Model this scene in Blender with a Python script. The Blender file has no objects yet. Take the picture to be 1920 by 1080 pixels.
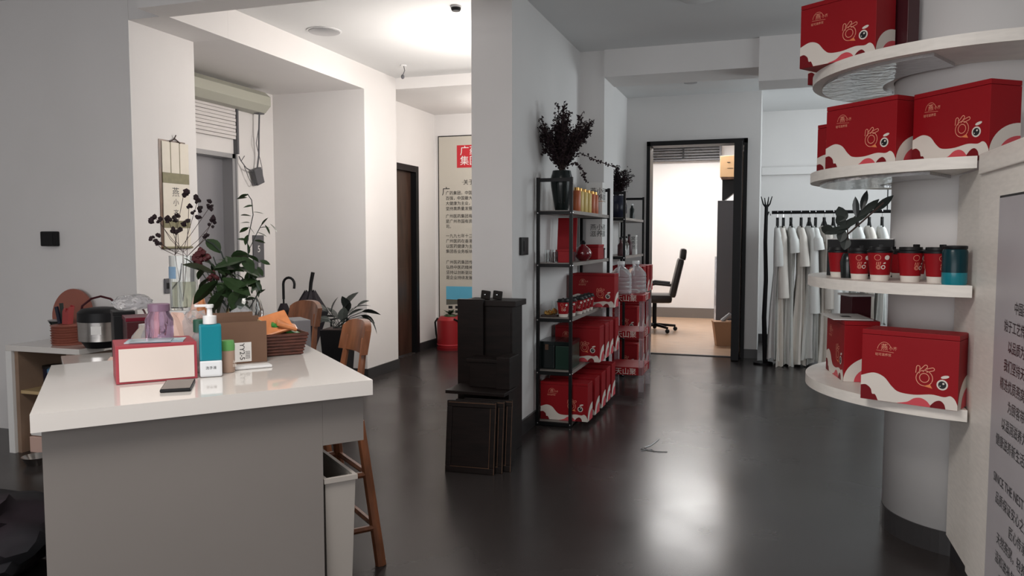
import bpy, bmesh, math, random
from mathutils import Vector, Matrix
random.seed(7)
S = bpy.context.scene
COL = S.collection
PI = math.pi
# ------------------------------------------------------------------ camera, world, lights, exposure
F = 1450.0; EYE = 1.35; PITCH = math.atan(95 / F); YAW = math.radians(18.3)
cd = bpy.data.cameras.new('camera'); cam = bpy.data.objects.new('camera', cd); COL.objects.link(cam)
cd.sensor_width = 36; cd.lens = 36 * F / 1920; cd.clip_start = 0.05
cam.location = (0, 0, EYE); cam.rotation_euler = (PI / 2 - PITCH, 0, YAW)
S.camera = cam
S.view_settings.view_transform = 'Standard'; S.view_settings.look = 'None'
S.view_settings.gamma = 1; S.view_settings.use_curve_mapping = False
S.view_settings.exposure = 0.22
w = bpy.data.worlds.new('world'); S.world = w; w.use_nodes = True
w.node_tree.nodes['Background'].inputs[0].default_value = (0.80, 0.88, 1.0, 1)
w.node_tree.nodes['Background'].inputs[1].default_value = 1.0
S.cycles.use_denoising = True

def area(name, loc, rot, sx, sy, power, col):
    l = bpy.data.lights.new(name, 'AREA'); l.shape = 'RECTANGLE'; l.size = sx; l.size_y = sy
    l.energy = power; l.color = col
    o = bpy.data.objects.new(name, l); COL.objects.link(o); o.location = loc; o.rotation_euler = rot
    return o
def point(name, loc, power, col, r=0.08):
    l = bpy.data.lights.new(name, 'POINT'); l.energy = power; l.color = col; l.shadow_soft_size = r
    o = bpy.data.objects.new(name, l); COL.objects.link(o); o.location = loc; return o
# unseen fill light behind the camera, added to brighten camera-facing surfaces
area('front_fill_light', (-1.6, -2.75, 1.6), (PI / 2, 0, 0), 5.2, 2.0, 72, (1.0, 0.965, 0.935))
# daylight from the side window of the shop, right of the column
area('side_window_daylight', (2.44, 5.3, 1.75), (0, PI / 2, 0), 1.5, 1.9, 18, (0.90, 0.97, 1.0))
# overhead fill without a fixture, added to lift countertop, board and shelf rims
area('reception_fill_light', (-1.0, 0.9, 2.9), (0, 0, 0), 1.2, 1.2, 56, (1.0, 0.95, 0.90))
# daylight from side window of the dress alcove
area('alcove_window_daylight', (2.35, 8.6, 2.1), (0, PI / 2, 0), 1.2, 1.6, 38, (0.90, 0.98, 1.0))
# hall lamps
HALL_W = (1.0, 0.94, 0.88)
point('hall_pendant_light', (-2.15, 5.75, 2.25), 62, HALL_W, 0.12)
point('hall_lamp_light', (-2.6, 8.1, 2.4), 20, HALL_W, 0.09)
# office lamps
area('office_panel_light', (-1.1, 11.6, 2.9), (0, 0, 0), 0.9, 0.9, 60, (1.0, 0.985, 0.97))

# ------------------------------------------------------------------ placing helper: floor-plan position of a spot seen at height z
def spot(px, py, z):
    u = (px - 960) / F; v = (540 - py) / F
    fy = math.cos(PITCH) + v * math.sin(PITCH); fz = -math.sin(PITCH) + v * math.cos(PITCH)
    X = u * math.cos(YAW) - fy * math.sin(YAW); Y = u * math.sin(YAW) + fy * math.cos(YAW)
    t = (z - EYE) / fz
    return Vector((X * t, Y * t, z))

# ------------------------------------------------------------------ materials
def mat(name, col, rough=0.5, metal=0.0, noise=0.0, nscale=8.0, bump=0.0, bscale=60.0, trans=0.0, ior=1.45, coat=0.0, emit=None, estr=0.0, col2=None, stretch=None, alpha=1.0, rvar=0.0, sheen=0.0, spec=0.5):
    m = bpy.data.materials.new(name); m.use_nodes = True
    nt = m.node_tree; b = nt.nodes['Principled BSDF']
    c = (*col, 1)
    b.inputs['Base Color'].default_value = c
    b.inputs['Roughness'].default_value = rough; b.inputs['Metallic'].default_value = metal
    b.inputs['IOR'].default_value = ior
    b.inputs['Specular IOR Level'].default_value = spec
    b.inputs['Transmission Weight'].default_value = trans
    b.inputs['Coat Weight'].default_value = coat; b.inputs['Alpha'].default_value = alpha
    b.inputs['Sheen Weight'].default_value = sheen
    if emit: b.inputs['Emission Color'].default_value = (*emit, 1); b.inputs['Emission Strength'].default_value = estr
    if noise or bump or rvar:
        tc = nt.nodes.new('ShaderNodeTexCoord'); mp = nt.nodes.new('ShaderNodeMapping')
        nt.links.new(tc.outputs['Object'], mp.inputs[0])
        if stretch: mp.inputs['Scale'].default_value = stretch
    if noise:
        n = nt.nodes.new('ShaderNodeTexNoise'); n.inputs['Scale'].default_value = nscale; n.inputs['Detail'].default_value = 5
        nt.links.new(mp.outputs[0], n.inputs[0])
        r = nt.nodes.new('ShaderNodeValToRGB')
        k = col2 if col2 else tuple(x * (1 - noise) for x in col)
        r.color_ramp.elements[0].position = 0.35; r.color_ramp.elements[1].position = 0.65
        r.color_ramp.elements[0].color = (*k, 1); r.color_ramp.elements[1].color = c
        nt.links.new(n.outputs[0], r.inputs[0]); nt.links.new(r.outputs[0], b.inputs['Base Color'])
    if rvar:
        n = nt.nodes.new('ShaderNodeTexNoise'); n.inputs['Scale'].default_value = 1.3; n.inputs['Detail'].default_value = 6
        nt.links.new(mp.outputs[0], n.inputs[0])
        mr = nt.nodes.new('ShaderNodeMapRange'); mr.inputs[3].default_value = max(0, rough - rvar); mr.inputs[4].default_value = rough + rvar
        mr.inputs[1].default_value = 0.3; mr.inputs[2].default_value = 0.7
        nt.links.new(n.outputs[0], mr.inputs[0]); nt.links.new(mr.outputs[0], b.inputs['Roughness'])
    if bump:
        n = nt.nodes.new('ShaderNodeTexNoise'); n.inputs['Scale'].default_value = bscale; n.inputs['Detail'].default_value = 3
        nt.links.new(mp.outputs[0], n.inputs[0])
        bp = nt.nodes.new('ShaderNodeBump'); bp.inputs['Strength'].default_value = bump; bp.inputs['Distance'].default_value = 0.01
        nt.links.new(n.outputs[0], bp.inputs['Height']); nt.links.new(bp.outputs[0], b.inputs['Normal'])
    return m
M = dict(
    wall=mat('white_wall_paint', (0.73, 0.71, 0.70), 0.75, noise=0.04, nscale=1.5, bump=0.06, bscale=25),
    ceil=mat('ceiling_paint', (0.70, 0.70, 0.70), 0.85, noise=0.03, nscale=1.2),
    floor=mat('dark_epoxy_floor', (0.040, 0.034, 0.033), 0.25, noise=0.15, nscale=0.9, bump=0.02, bscale=7, rvar=0.05, spec=0.30),
    base=mat('dark_skirting_paint', (0.035, 0.033, 0.034), 0.35),
    woodfloor=mat('office_wood_floor', (0.50, 0.33, 0.22), 0.3, noise=0.25, nscale=4, stretch=(1, 6, 1)),
    black=mat('black_metal', (0.006, 0.006, 0.007), 0.45, spec=0.25),
    bplast=mat('black_plastic', (0.008, 0.008, 0.009), 0.45, spec=0.3),
    darkwood=mat('dark_stained_wood', (0.012, 0.007, 0.006), 0.5, noise=0.5, nscale=6, stretch=(1, 1, 8), spec=0.3),
    darkedge=mat('worn_wood_edge', (0.16, 0.085, 0.05), 0.4, noise=0.5, nscale=12),
    doorwood=mat('brown_door_wood', (0.060, 0.030, 0.020), 0.35, noise=0.5, nscale=3, stretch=(6, 6, 1)),
    stoolwood=mat('reddish_stool_wood', (0.32, 0.12, 0.055), 0.3, noise=0.5, nscale=5, stretch=(4, 4, 1), coat=0.3),
    counter=mat('gloss_white_countertop', (0.68, 0.645, 0.61), 0.09, coat=0.4),
    cpanel=mat('counter_panel_paint', (0.21, 0.19, 0.176), 0.5, noise=0.05, nscale=1.5),
    binw=mat('white_bin_plastic', (0.36, 0.33, 0.30), 0.4),
    shelfw=mat('cream_shelf_board', (0.84, 0.79, 0.73), 0.4, noise=0.08, nscale=14, stretch=(1, 1, 6)),
    chrome=mat('chrome', (0.75, 0.75, 0.76), 0.12, metal=1.0),
    steel=mat('brushed_steel', (0.50, 0.48, 0.46), 0.25, metal=1.0, noise=0.1, nscale=3, stretch=(1, 1, 20)),
    elev=mat('elevator_door_steel', (0.33, 0.33, 0.35), 0.35, metal=0.6),
    red=mat('red_gift_card', (0.30, 0.007, 0.012), 0.5, noise=0.08, nscale=3, spec=0.22),
    redd=mat('deep_red_card', (0.17, 0.006, 0.010), 0.5, spec=0.25),
    maroon=mat('maroon_card', (0.055, 0.008, 0.012), 0.35),
    pwhite=mat('printed_white', (0.72, 0.66, 0.60), 0.5),
    ppink=mat('printed_coral', (0.62, 0.07, 0.09), 0.45),
    porange=mat('printed_orange', (0.75, 0.22, 0.08), 0.5),
    pgold=mat('printed_pink_gold', (0.80, 0.33, 0.22), 0.45),
    pink=mat('ink_black', (0.01, 0.01, 0.012), 0.4),
    paper=mat('white_paper', (0.75, 0.74, 0.72), 0.6),
    cream=mat('cream_paper', (0.74, 0.69, 0.60), 0.7, noise=0.05, nscale=10),
    olive=mat('olive_silk_band', (0.22, 0.20, 0.11), 0.6, noise=0.15, nscale=30),
    glass=mat('clear_glass', (0.95, 0.98, 0.98), 0.02, trans=1.0, ior=1.45),
    acryl=mat('clear_acrylic', (0.88, 0.86, 0.90), 0.06, trans=0.85, ior=1.3),
    water=mat('vase_water', (0.80, 0.80, 0.66), 0.05, trans=0.8, ior=1.2),
    bag=mat('clear_plastic_film', (0.85, 0.85, 0.87), 0.12, trans=0.75, ior=1.15),
    purple=mat('purple_tinted_plastic', (0.74, 0.52, 0.72), 0.05, trans=0.92, ior=1.25),
    purplecap=mat('purple_cap', (0.20, 0.12, 0.18), 0.3),
    teal=mat('teal_liquid', (0.008, 0.19, 0.24), 0.2),
    tealdark=mat('teal_dark_glass', (0.003, 0.03, 0.04), 0.25, spec=0.3),
    green=mat('green_lid', (0.12, 0.34, 0.10), 0.35),
    tan=mat('tan_jar', (0.42, 0.29, 0.22), 0.4),
    card=mat('brown_cardboard', (0.17, 0.095, 0.06), 0.75, noise=0.1, nscale=8),
    cardl=mat('light_cardboard', (0.50, 0.36, 0.19), 0.7),
    rattan=mat('dark_rattan', (0.12, 0.035, 0.022), 0.5, noise=0.5, nscale=30, stretch=(1, 1, 4)),
    terra=mat('terracotta_plastic', (0.30, 0.10, 0.07), 0.45),
    blue=mat('blue_plastic', (0.06, 0.22, 0.42), 0.35),
    bluel=mat('pale_blue_label', (0.22, 0.35, 0.50), 0.5),
    navy=mat('navy_ceramic', (0.012, 0.014, 0.03), 0.25),
    bceram=mat('black_ceramic', (0.006, 0.010, 0.010), 0.2),
    leaf=mat('dark_green_leaf', (0.035, 0.07, 0.025), 0.4, noise=0.4, nscale=9),
    leafg=mat('grey_green_leaf', (0.035, 0.045, 0.04), 0.5, noise=0.4, nscale=9),
    stem=mat('brown_stem', (0.05, 0.03, 0.025), 0.6),
    dried=mat('dried_maroon_flower', (0.022, 0.008, 0.012), 0.8, noise=0.5, nscale=20),
    bloom=mat('maroon_bloom', (0.075, 0.012, 0.015), 0.6),
    dress=mat('white_chiffon', (0.86, 0.87, 0.85), 0.7, noise=0.06, nscale=3, stretch=(6, 6, 1)),
    dressw=mat('ivory_chiffon', (0.84, 0.79, 0.73), 0.7, noise=0.06, nscale=3, stretch=(6, 6, 1)),
    grey=mat('grey_cabinet_metal', (0.10, 0.10, 0.11), 0.45),
    greyl=mat('light_grey_metal', (0.40, 0.40, 0.41), 0.35, metal=0.5),
    shutter=mat('shutter_box_metal', (0.40, 0.40, 0.34), 0.45),
    slat=mat('shutter_slat_paint', (0.66, 0.63, 0.62), 0.5),
    yellow=mat('yellow_tin', (0.70, 0.52, 0.18), 0.35),
    orange=mat('orange_tin', (0.50, 0.13, 0.05), 0.35),
    foil=mat('gold_foil', (0.55, 0.32, 0.10), 0.25, metal=0.8),
    snack=mat('orange_packet_film', (0.70, 0.26, 0.10), 0.3, noise=0.2, nscale=20),
    sgreen=mat('green_packet_film', (0.05, 0.30, 0.06), 0.3),
    white=mat('white_plastic', (0.72, 0.72, 0.72), 0.35),
    poster=mat('poster_paper', (0.50, 0.47, 0.41), 0.5),
    posterv=mat('silver_poster_panel', (0.46, 0.43, 0.45), 0.4, noise=0.10, nscale=2.0),
    extred=mat('red_canvas', (0.30, 0.012, 0.016), 0.45),
    sky=mat('printed_sky', (0.10, 0.38, 0.55), 0.5),
    tree=mat('printed_trees', (0.10, 0.10, 0.08), 0.5),
    beige=mat('beige_box', (0.62, 0.40, 0.22), 0.5),
    kraft=mat('kraft_paper_bag', (0.40, 0.22, 0.12), 0.6),
    leather=mat('black_leather', (0.016, 0.013, 0.013), 0.35, bump=0.1, bscale=30),
    cloth=mat('black_cloth', (0.010, 0.010, 0.013), 0.8, noise=0.4, nscale=4, col2=(0.02, 0.012, 0.018)),
    shelfgrey=mat('grey_brown_rack_board', (0.27, 0.24, 0.22), 0.4, noise=0.15, nscale=6),
    woodside=mat('cabinet_wood', (0.30, 0.20, 0.14), 0.5, noise=0.2, nscale=5),
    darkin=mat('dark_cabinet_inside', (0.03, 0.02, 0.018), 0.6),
    lampon=mat('lit_lamp_globe', (1, 1, 1), 0.5, emit=(1.0, 0.93, 0.84), estr=18),
    panelon=mat('lit_office_panel', (1, 1, 1), 0.5, emit=(1.0, 0.97, 0.94), estr=9),
    terrac=mat('flesh_paper', (0.66, 0.45, 0.38), 0.6),
)
# ------------------------------------------------------------------ mesh helpers
class MB:
    def __init__(s): s.b = bmesh.new()
    def box(s, x0, x1, y0, y1, z0, z1, bev=0.0, m=None):
        r = bmesh.ops.create_cube(s.b, size=1)
        T = Matrix.Translation(((x0 + x1) / 2, (y0 + y1) / 2, (z0 + z1) / 2)) @ Matrix.Diagonal((abs(x1 - x0), abs(y1 - y0), abs(z1 - z0), 1))
        bmesh.ops.transform(s.b, matrix=T, verts=r['verts'])
        vs = r['verts']
        if bev > 0:
            es = list({e for v in vs for e in v.link_edges})
            q = bmesh.ops.bevel(s.b, geom=es, offset=bev, segments=2, affect='EDGES', profile=0.6)
            vs = list({v for f in q['faces'] for v in f.verts} | {v for v in vs if v.is_valid})
        if m is not None: bmesh.ops.transform(s.b, matrix=m, verts=vs)
        return s
    def lathe(s, prof, n=24, loc=(0, 0, 0), sx=1, sy=1, cap0=True, cap1=True):
        rings = []
        for r, z in prof:
            rings.append([s.b.verts.new((loc[0] + r * sx * math.cos(2 * PI * i / n), loc[1] + r * sy * math.sin(2 * PI * i / n), loc[2] + z)) for i in range(n)])
        for a, c in zip(rings, rings[1:]):
            for i in range(n):
                s.b.faces.new((a[i], a[(i + 1) % n], c[(i + 1) % n], c[i]))
        if cap0: s.b.faces.new(rings[0][::-1])
        if cap1: s.b.faces.new(rings[-1])
        return s
    def tube(s, pts, r, n=6, r1=None):
        pts = [Vector(p) for p in pts]; rings = []
        N = len(pts)
        up0 = None
        for i, p in enumerate(pts):
            d = (pts[min(i + 1, N - 1)] - pts[max(i - 1, 0)])
            if d.length < 1e-9: d = Vector((0, 0, 1))
            d.normalize()
            if up0 is None: up0 = Vector((0, 0, 1)) if abs(d.z) < 0.9 else Vector((1, 0, 0))
            a = d.cross(up0)
            if a.length < 1e-4: a = d.cross(Vector((0.3, 1, 0.2)))
            a.normalize(); c = a.cross(d).normalized(); up0 = c
            rr = r if r1 is None else r + (r1 - r) * i / (N - 1)
            rings.append([s.b.verts.new(p + a * rr * math.cos(2 * PI * k / n) + c * rr * math.sin(2 * PI * k / n)) for k in range(n)])
        for a, c in zip(rings, rings[1:]):
            for k in range(n): s.b.faces.new((a[k], c[k], c[(k + 1) % n], a[(k + 1) % n]))
        s.b.faces.new(rings[0]); s.b.faces.new(rings[-1][::-1])
        return s
    def prism(s, pts2, z0, z1, axis='z'):
        def V(p, h):
            if axis == 'z': return (p[0], p[1], h)
            if axis == 'y': return (p[0], h, p[1])
            return (h, p[0], p[1])
        a = [s.b.verts.new(V(p, z0)) for p in pts2]; c = [s.b.verts.new(V(p, z1)) for p in pts2]
        n = len(pts2)
        for i in range(n): s.b.faces.new((a[i], a[(i + 1) % n], c[(i + 1) % n], c[i]))
        s.b.faces.new(a[::-1]); s.b.faces.new(c)
        return s
    def poly(s, pts3):
        s.b.faces.new([s.b.verts.new(p) for p in pts3]); return s
    def taper(s, x, y, x2, y2, z0, z1):
        a = [s.b.verts.new(p) for p in ((-x, -y, z0), (x, -y, z0), (x, y, z0), (-x, y, z0))]
        c = [s.b.verts.new(p) for p in ((-x2, -y2, z1), (x2, -y2, z1), (x2, y2, z1), (-x2, y2, z1))]
        for i in range(4): s.b.faces.new((a[i], a[(i + 1) % 4], c[(i + 1) % 4], c[i]))
        s.b.faces.new(a[::-1]); s.b.faces.new(c); return s
    def ball(s, loc, r, sub=1, sc=(1, 1, 1), jit=0.0):
        q = bmesh.ops.create_icosphere(s.b, subdivisions=sub, radius=r)
        for v in q['verts']:
            if jit: v.co *= 1 + random.uniform(-jit, jit)
            v.co = Vector((v.co.x * sc[0] + loc[0], v.co.y * sc[1] + loc[1], v.co.z * sc[2] + loc[2]))
        return s
    def xf(s, m): bmesh.ops.transform(s.b, matrix=m, verts=s.b.verts[:]); return s
    def mesh(s, name):
        me = bpy.data.meshes.new(name)
        bmesh.ops.recalc_face_normals(s.b, faces=s.b.faces[:])
        s.b.to_mesh(me); s.b.free(); return me
def put(name, me, m, parent=None, loc=(0, 0, 0), rot=(0, 0, 0), smooth=False):
    o = bpy.data.objects.new(name, me); COL.objects.link(o)
    if m is not None and len(me.materials) == 0: me.materials.append(m)
    if smooth:
        me.polygons.foreach_set('use_smooth', [True] * len(me.polygons))
        me.set_sharp_from_angle(angle=math.radians(40))
    o.location = loc; o.rotation_euler = rot
    if parent: o.parent = parent
    return o
def part(name, mb, m, parent=None, smooth=False, loc=(0, 0, 0), rot=(0, 0, 0)):
    return put(name, mb.mesh(name), m, parent, loc, rot, smooth)
def tag(o, label=None, cat=None, group=None, kind=None):
    if label: o['label'] = label
    if cat: o['category'] = cat
    if group: o['group'] = group
    if kind: o['kind'] = kind
    return o
def thing(name, label, cat, loc=(0, 0, 0), rz=0.0, group=None):
    o = bpy.data.objects.new(name, None); COL.objects.link(o); o.empty_display_size = 0.05
    o.location = loc; o.rotation_euler = (0, 0, rz)
    return tag(o, label, cat, group)
def struct(name, mb, m): return tag(part(name, mb, m), kind='structure')
def copy_tree(o, parent=None):
    c = o.copy(); COL.objects.link(c); c.parent = parent
    for ch in list(o.children): copy_tree(ch, c)
    return c
def rect(x0, x1, y0, y1, z0, z1, bev=0.0): return MB().box(x0, x1, y0, y1, z0, z1, bev)
_tx = {}
def text_mesh(s, size, align='CENTER', spacing=1.0, line=1.0):
    k = (s, size, align, spacing, line)
    if k in _tx: return _tx[k]
    c = bpy.data.curves.new('lettering', 'FONT'); c.body = s; c.size = size; c.align_x = align; c.space_character = spacing
    c.space_line = line; c.resolution_u = 2
    o = bpy.data.objects.new('lettering', c); COL.objects.link(o)
    dg = bpy.context.evaluated_depsgraph_get()
    me = bpy.data.meshes.new_from_object(o.evaluated_get(dg), depsgraph=dg)
    me.materials.clear()
    bpy.data.objects.remove(o); bpy.data.curves.remove(c)
    me.name = 'lettering'
    _tx[k] = me; return me
def text(name, s, size, m, parent, loc, rot, align='CENTER', spacing=1.0, line=1.0):
    me = text_mesh(s, size, align, spacing, line)
    if len(me.materials) and me.materials[0] != m: me = me.copy(); me.materials.clear()
    return put(name, me, m, parent, loc, rot)

# ================================================================== ROOM SHELL
CZ = 2.95
def walls():
    struct('floor', rect(-6.5, 2.6, -3.0, 9.02, -0.1, 0), M['floor'])
    struct('floor_hall', rect(-4.2, -1.6, 9.02, 9.3, -0.1, 0), M['floor'])
    struct('floor_alcove', rect(-0.1, 2.6, 9.02, 10.7, -0.1, 0), M['floor'])
    struct('floor_office', rect(-2.9, -0.1, 9.02, 13.5, -0.1, 0.004), M['woodfloor'])
    struct('ceiling', rect(-6.5, 2.6, -3.0, 9.3, CZ, CZ + 0.1), M['ceil'])
    struct('ceiling_alcove', rect(-0.1, 2.6, 9.3, 10.7, CZ, CZ + 0.1), M['ceil'])
    struct('ceiling_office', rect(-2.9, -0.1, 9.3, 13.5, CZ, CZ + 0.1), M['ceil'])
    # left-hand walls
    struct('wall_left_front', rect(-6.4, -4.7, 4.0, 4.12, 0, CZ), M['wall'])
    struct('wall_left_pier', rect(-4.7, -3.895, 4.0, 4.59, 0, CZ), M['wall'])
    struct('wall_left_lift', rect(-4.8, -4.6, 4.59, 6.5, 2.07, CZ), M['wall'])
    struct('wall_left_lift_side', rect(-4.8, -4.6, 5.905, 6.5, 0, 2.07), M['wall'])
    struct('wall_left_column', rect(-4.8, -3.6, 6.5, 7.15, 0, CZ), M['wall'])
    struct('wall_left_hall', MB().box(-4.1, -3.9, 7.15, 7.28, 0, CZ).box(-4.1, -3.9, 8.27, 8.9, 0, CZ).box(-4.1, -3.9, 7.28, 8.27, 2.17, CZ), M['wall'])
    struct('wall_hall_end', rect(-4.1, -1.86, 8.78, 8.9, 0, CZ), M['wall'])
    struct('wall_middle', rect(-1.86, -1.58, 4.78, 9.0, 0, CZ), M['wall'])
    struct('wall_pillar', rect(-1.58, -1.365, 6.66, 7.1, 0, CZ), M['wall'])
    struct('wall_outer_left', rect(-6.5, -6.4, -3.0, 4.12, 0, CZ), M['wall'])
    struct('wall_right', MB().box(2.5, 2.6, -3.0, 7.9, 0, CZ).box(2.5, 2.6, 9.3, 10.7, 0, CZ).box(2.5, 2.6, 7.9, 9.3, 0, 1.3), M['wall'])
    struct('wall_back', MB().box(-6.5, -4.4, -3.0, -2.9, 0, CZ).box(1.2, 2.6, -3.0, -2.9, 0, CZ).box(-4.4, 1.2, -3.0, -2.9, 2.6, CZ).box(-4.4, 1.2, -3.0, -2.9, 0, 0.5), M['wall'])
    # wall with the office doorway
    struct('wall_door', MB().box(-1.58, -1.34, 9.0, 9.2, 0, CZ).box(-0.235, -0.1, 9.0, 9.2, 0, CZ).box(-1.34, -0.235, 9.0, 9.2, 2.44, CZ), M['wall'])
    struct('wall_partition', rect(-0.16, -0.1, 9.2, 13.4, 0, CZ), M['wall'])
    struct('wall_alcove', rect(-0.1, 2.6, 10.5, 10.62, 0, CZ), M['wall'])
    struct('trim_1', rect(-0.1, 2.5, 10.42, 10.5, 2.14, 2.24, 0.01), M['wall'])
    struct('wall_office_end', rect(-2.9, -0.1, 13.2, 13.35, 0, CZ), M['wall'])
    struct('wall_office_left', rect(-2.9, -2.8, 9.2, 13.2, 0, CZ), M['wall'])
    struct('wall_office_front', rect(-2.9, -1.58, 9.02, 9.2, 0, CZ), M['wall'])
    # beams
    struct('trim_2', MB().box(-4.8, -3.6, 4.591, 6.5, 2.73, CZ).box(-3.894, -3.6, 4.001, 4.59, 2.73, CZ), M['wall'])
    struct('trim_3', rect(-3.62, -1.4, 3.79, 4.0, 2.72, CZ), M['wall'])
    struct('trim_4', rect(-4.1, -1.86, 7.15, 8.78, 2.84, CZ), M['wall'])
    struct('trim_5', rect(-1.365, -0.1, 6.64, 7.1, 2.72, CZ), M['wall'])
    struct('trim_6', rect(-0.1, 2.5, 6.6, 7.0, 2.60, CZ), M['wall'])
    # skirtings
    bs = [('baseboard_left', (-3.6, -3.585, 6.49, 7.15)), ('baseboard_hall', (-3.9, -3.885, 8.27, 8.78)), ('baseboard_hall_end', (-3.885, -1.86, 8.765, 8.78)),
          ('baseboard_middle', (-1.58, -1.565, 4.77, 9.0)), ('baseboard_middle_front', (-1.875, -1.565, 4.755, 4.78)),
          ('baseboard_column_front', (-4.6, -3.585, 6.485, 6.5)), ('baseboard_lift', (-4.6, -4.585, 5.91, 6.485)),
          ('baseboard_door', (-0.235, -0.09, 8.985, 9.0)), ('baseboard_alcove', (-0.1, 2.5, 10.485, 10.5))]
    for n, (a, b, c, d) in bs: struct(n, rect(a, b, c, d, 0, 0.10), M['base'])
    struct('baseboard_office', rect(-2.8, -0.16, 13.18, 13.2, 0.004, 0.17), mat('office_skirting', (0.16, 0.14, 0.125), 0.5))
    # front window frames behind the camera and the alcove window
    for nm, bx in (('window_1', [(-4.4 + i * 1.4 - 0.03, -4.4 + i * 1.4 + 0.03, -2.97, -2.92, 0.5, 2.6) for i in range(1, 4)] + [(-4.4, 1.2, -2.97, -2.92, 1.9, 1.95)]),
                   ('window_2', [(2.52, 2.57, 8.58, 8.62, 1.3, 2.95), (2.52, 2.57, 7.9, 9.3, 1.3, 1.34)])):
        m = MB()
        for q in bx: m.box(*q)
        struct(nm, m, M['black'])
walls()

# lift door (recessed) and its frame
d = thing('door_1', None, None, (-4.6, 5.0, 0)); d['kind'] = 'structure'
part('door_panel', rect(-0.13, -0.10, -0.40, 0.88, 0, 2.07), M['elev'], d)
part('door_panel', rect(-0.16, -0.135, 0.22, 0.34, 0, 2.07), M['grey'], d)
part('door_frame', MB().box(-0.1, 0.012, 0.87, 0.905, 0, 2.1).box(-0.1, 0.012, -0.4, 0.905, 2.06, 2.10).box(-0.02, 0.025, 0.905, 0.925, 0, 2.25), M['greyl'], d)
# brown hall door
d = thing('door_2', None, None, (-3.9, 7.78, 0)); d['kind'] = 'structure'
part('door_frame', MB().box(-0.1, 0.02, -0.5, -0.44, 0, 2.17).box(-0.1, 0.02, 0.42, 0.49, 0, 2.17).box(-0.1, 0.02, -0.44, 0.42, 2.10, 2.17), M['black'], d)
dl = part('door_leaf', rect(-0.09, -0.05, -0.44, 0.42, 0.005, 2.10), M['doorwood'], d)
part('panel', MB().box(-0.05, -0.045, -0.36, 0.34, 0.15, 1.0).box(-0.05, -0.045, -0.36, 0.34, 1.1, 2.0), M['doorwood'], dl)
part('handle', MB().tube([(-0.05, -0.38, 1.0), (-0.0, -0.38, 1.0), (0.0, -0.28, 1.0)], 0.01), M['chrome'], dl)
# office doorway
d = thing('door_3', None, None, (-0.79, 9.0, 0)); d['kind'] = 'structure'
part('door_frame', MB().box(-0.55, -0.51, -0.04, 0.2, 0, 2.44).box(0.515, 0.555, -0.04, 0.2, 0, 2.44).box(-0.55, 0.555, -0.04, 0.2, 2.39, 2.44), M['black'], d)
dl = part('door_leaf', rect(0.425, 0.505, -0.30, 0.52, 0.01, 2.385), M['black'], d)
part('panel', rect(0.505, 0.509, -0.2, 0.50, 0.08, 2.30), M['doorwood'], dl)
part('threshold', rect(-0.51, 0.515, -0.02, 0.03, 0, 0.008), M['black'], d)

# ================================================================== RIGHT DISPLAY: column, discs, board
CC = Vector((0.887, 3.95)); CR = 0.35; DR = 0.703; BX = 0.725
struct('wall_column', MB().lathe([(CR, 0.10), (CR, CZ)], 64, (CC.x, CC.y, 0)), M['wall'])
bpy.data.objects['wall_column'].data.polygons.foreach_set('use_smooth', [len(p.vertices) == 4 for p in bpy.data.objects['wall_column'].data.polygons])
struct('baseboard_column', MB().lathe([(CR + 0.006, 0), (CR + 0.006, 0.10)], 64, (CC.x, CC.y, 0)), M['base'])
def disc_pts(r, r_in, cut):
    if not cut:
        return [(r * math.cos(a), r * math.sin(a)) for a in [2 * PI * i / 80 for i in range(80)]]
    dx = BX - CC.x
    a0 = math.acos(dx / r); a1 = math.acos(dx / r_in)
    out = [(r * math.cos(a), r * math.sin(a)) for a in [PI * 2 - a0 - (2 * PI - 2 * a0) * i / 60 for i in range(61)]]
    inn = [(r_in * math.cos(a), r_in * math.sin(a)) for a in [a1 + (2 * PI - 2 * a1) * i / 24 for i in range(25)]]
    return out + inn
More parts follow.
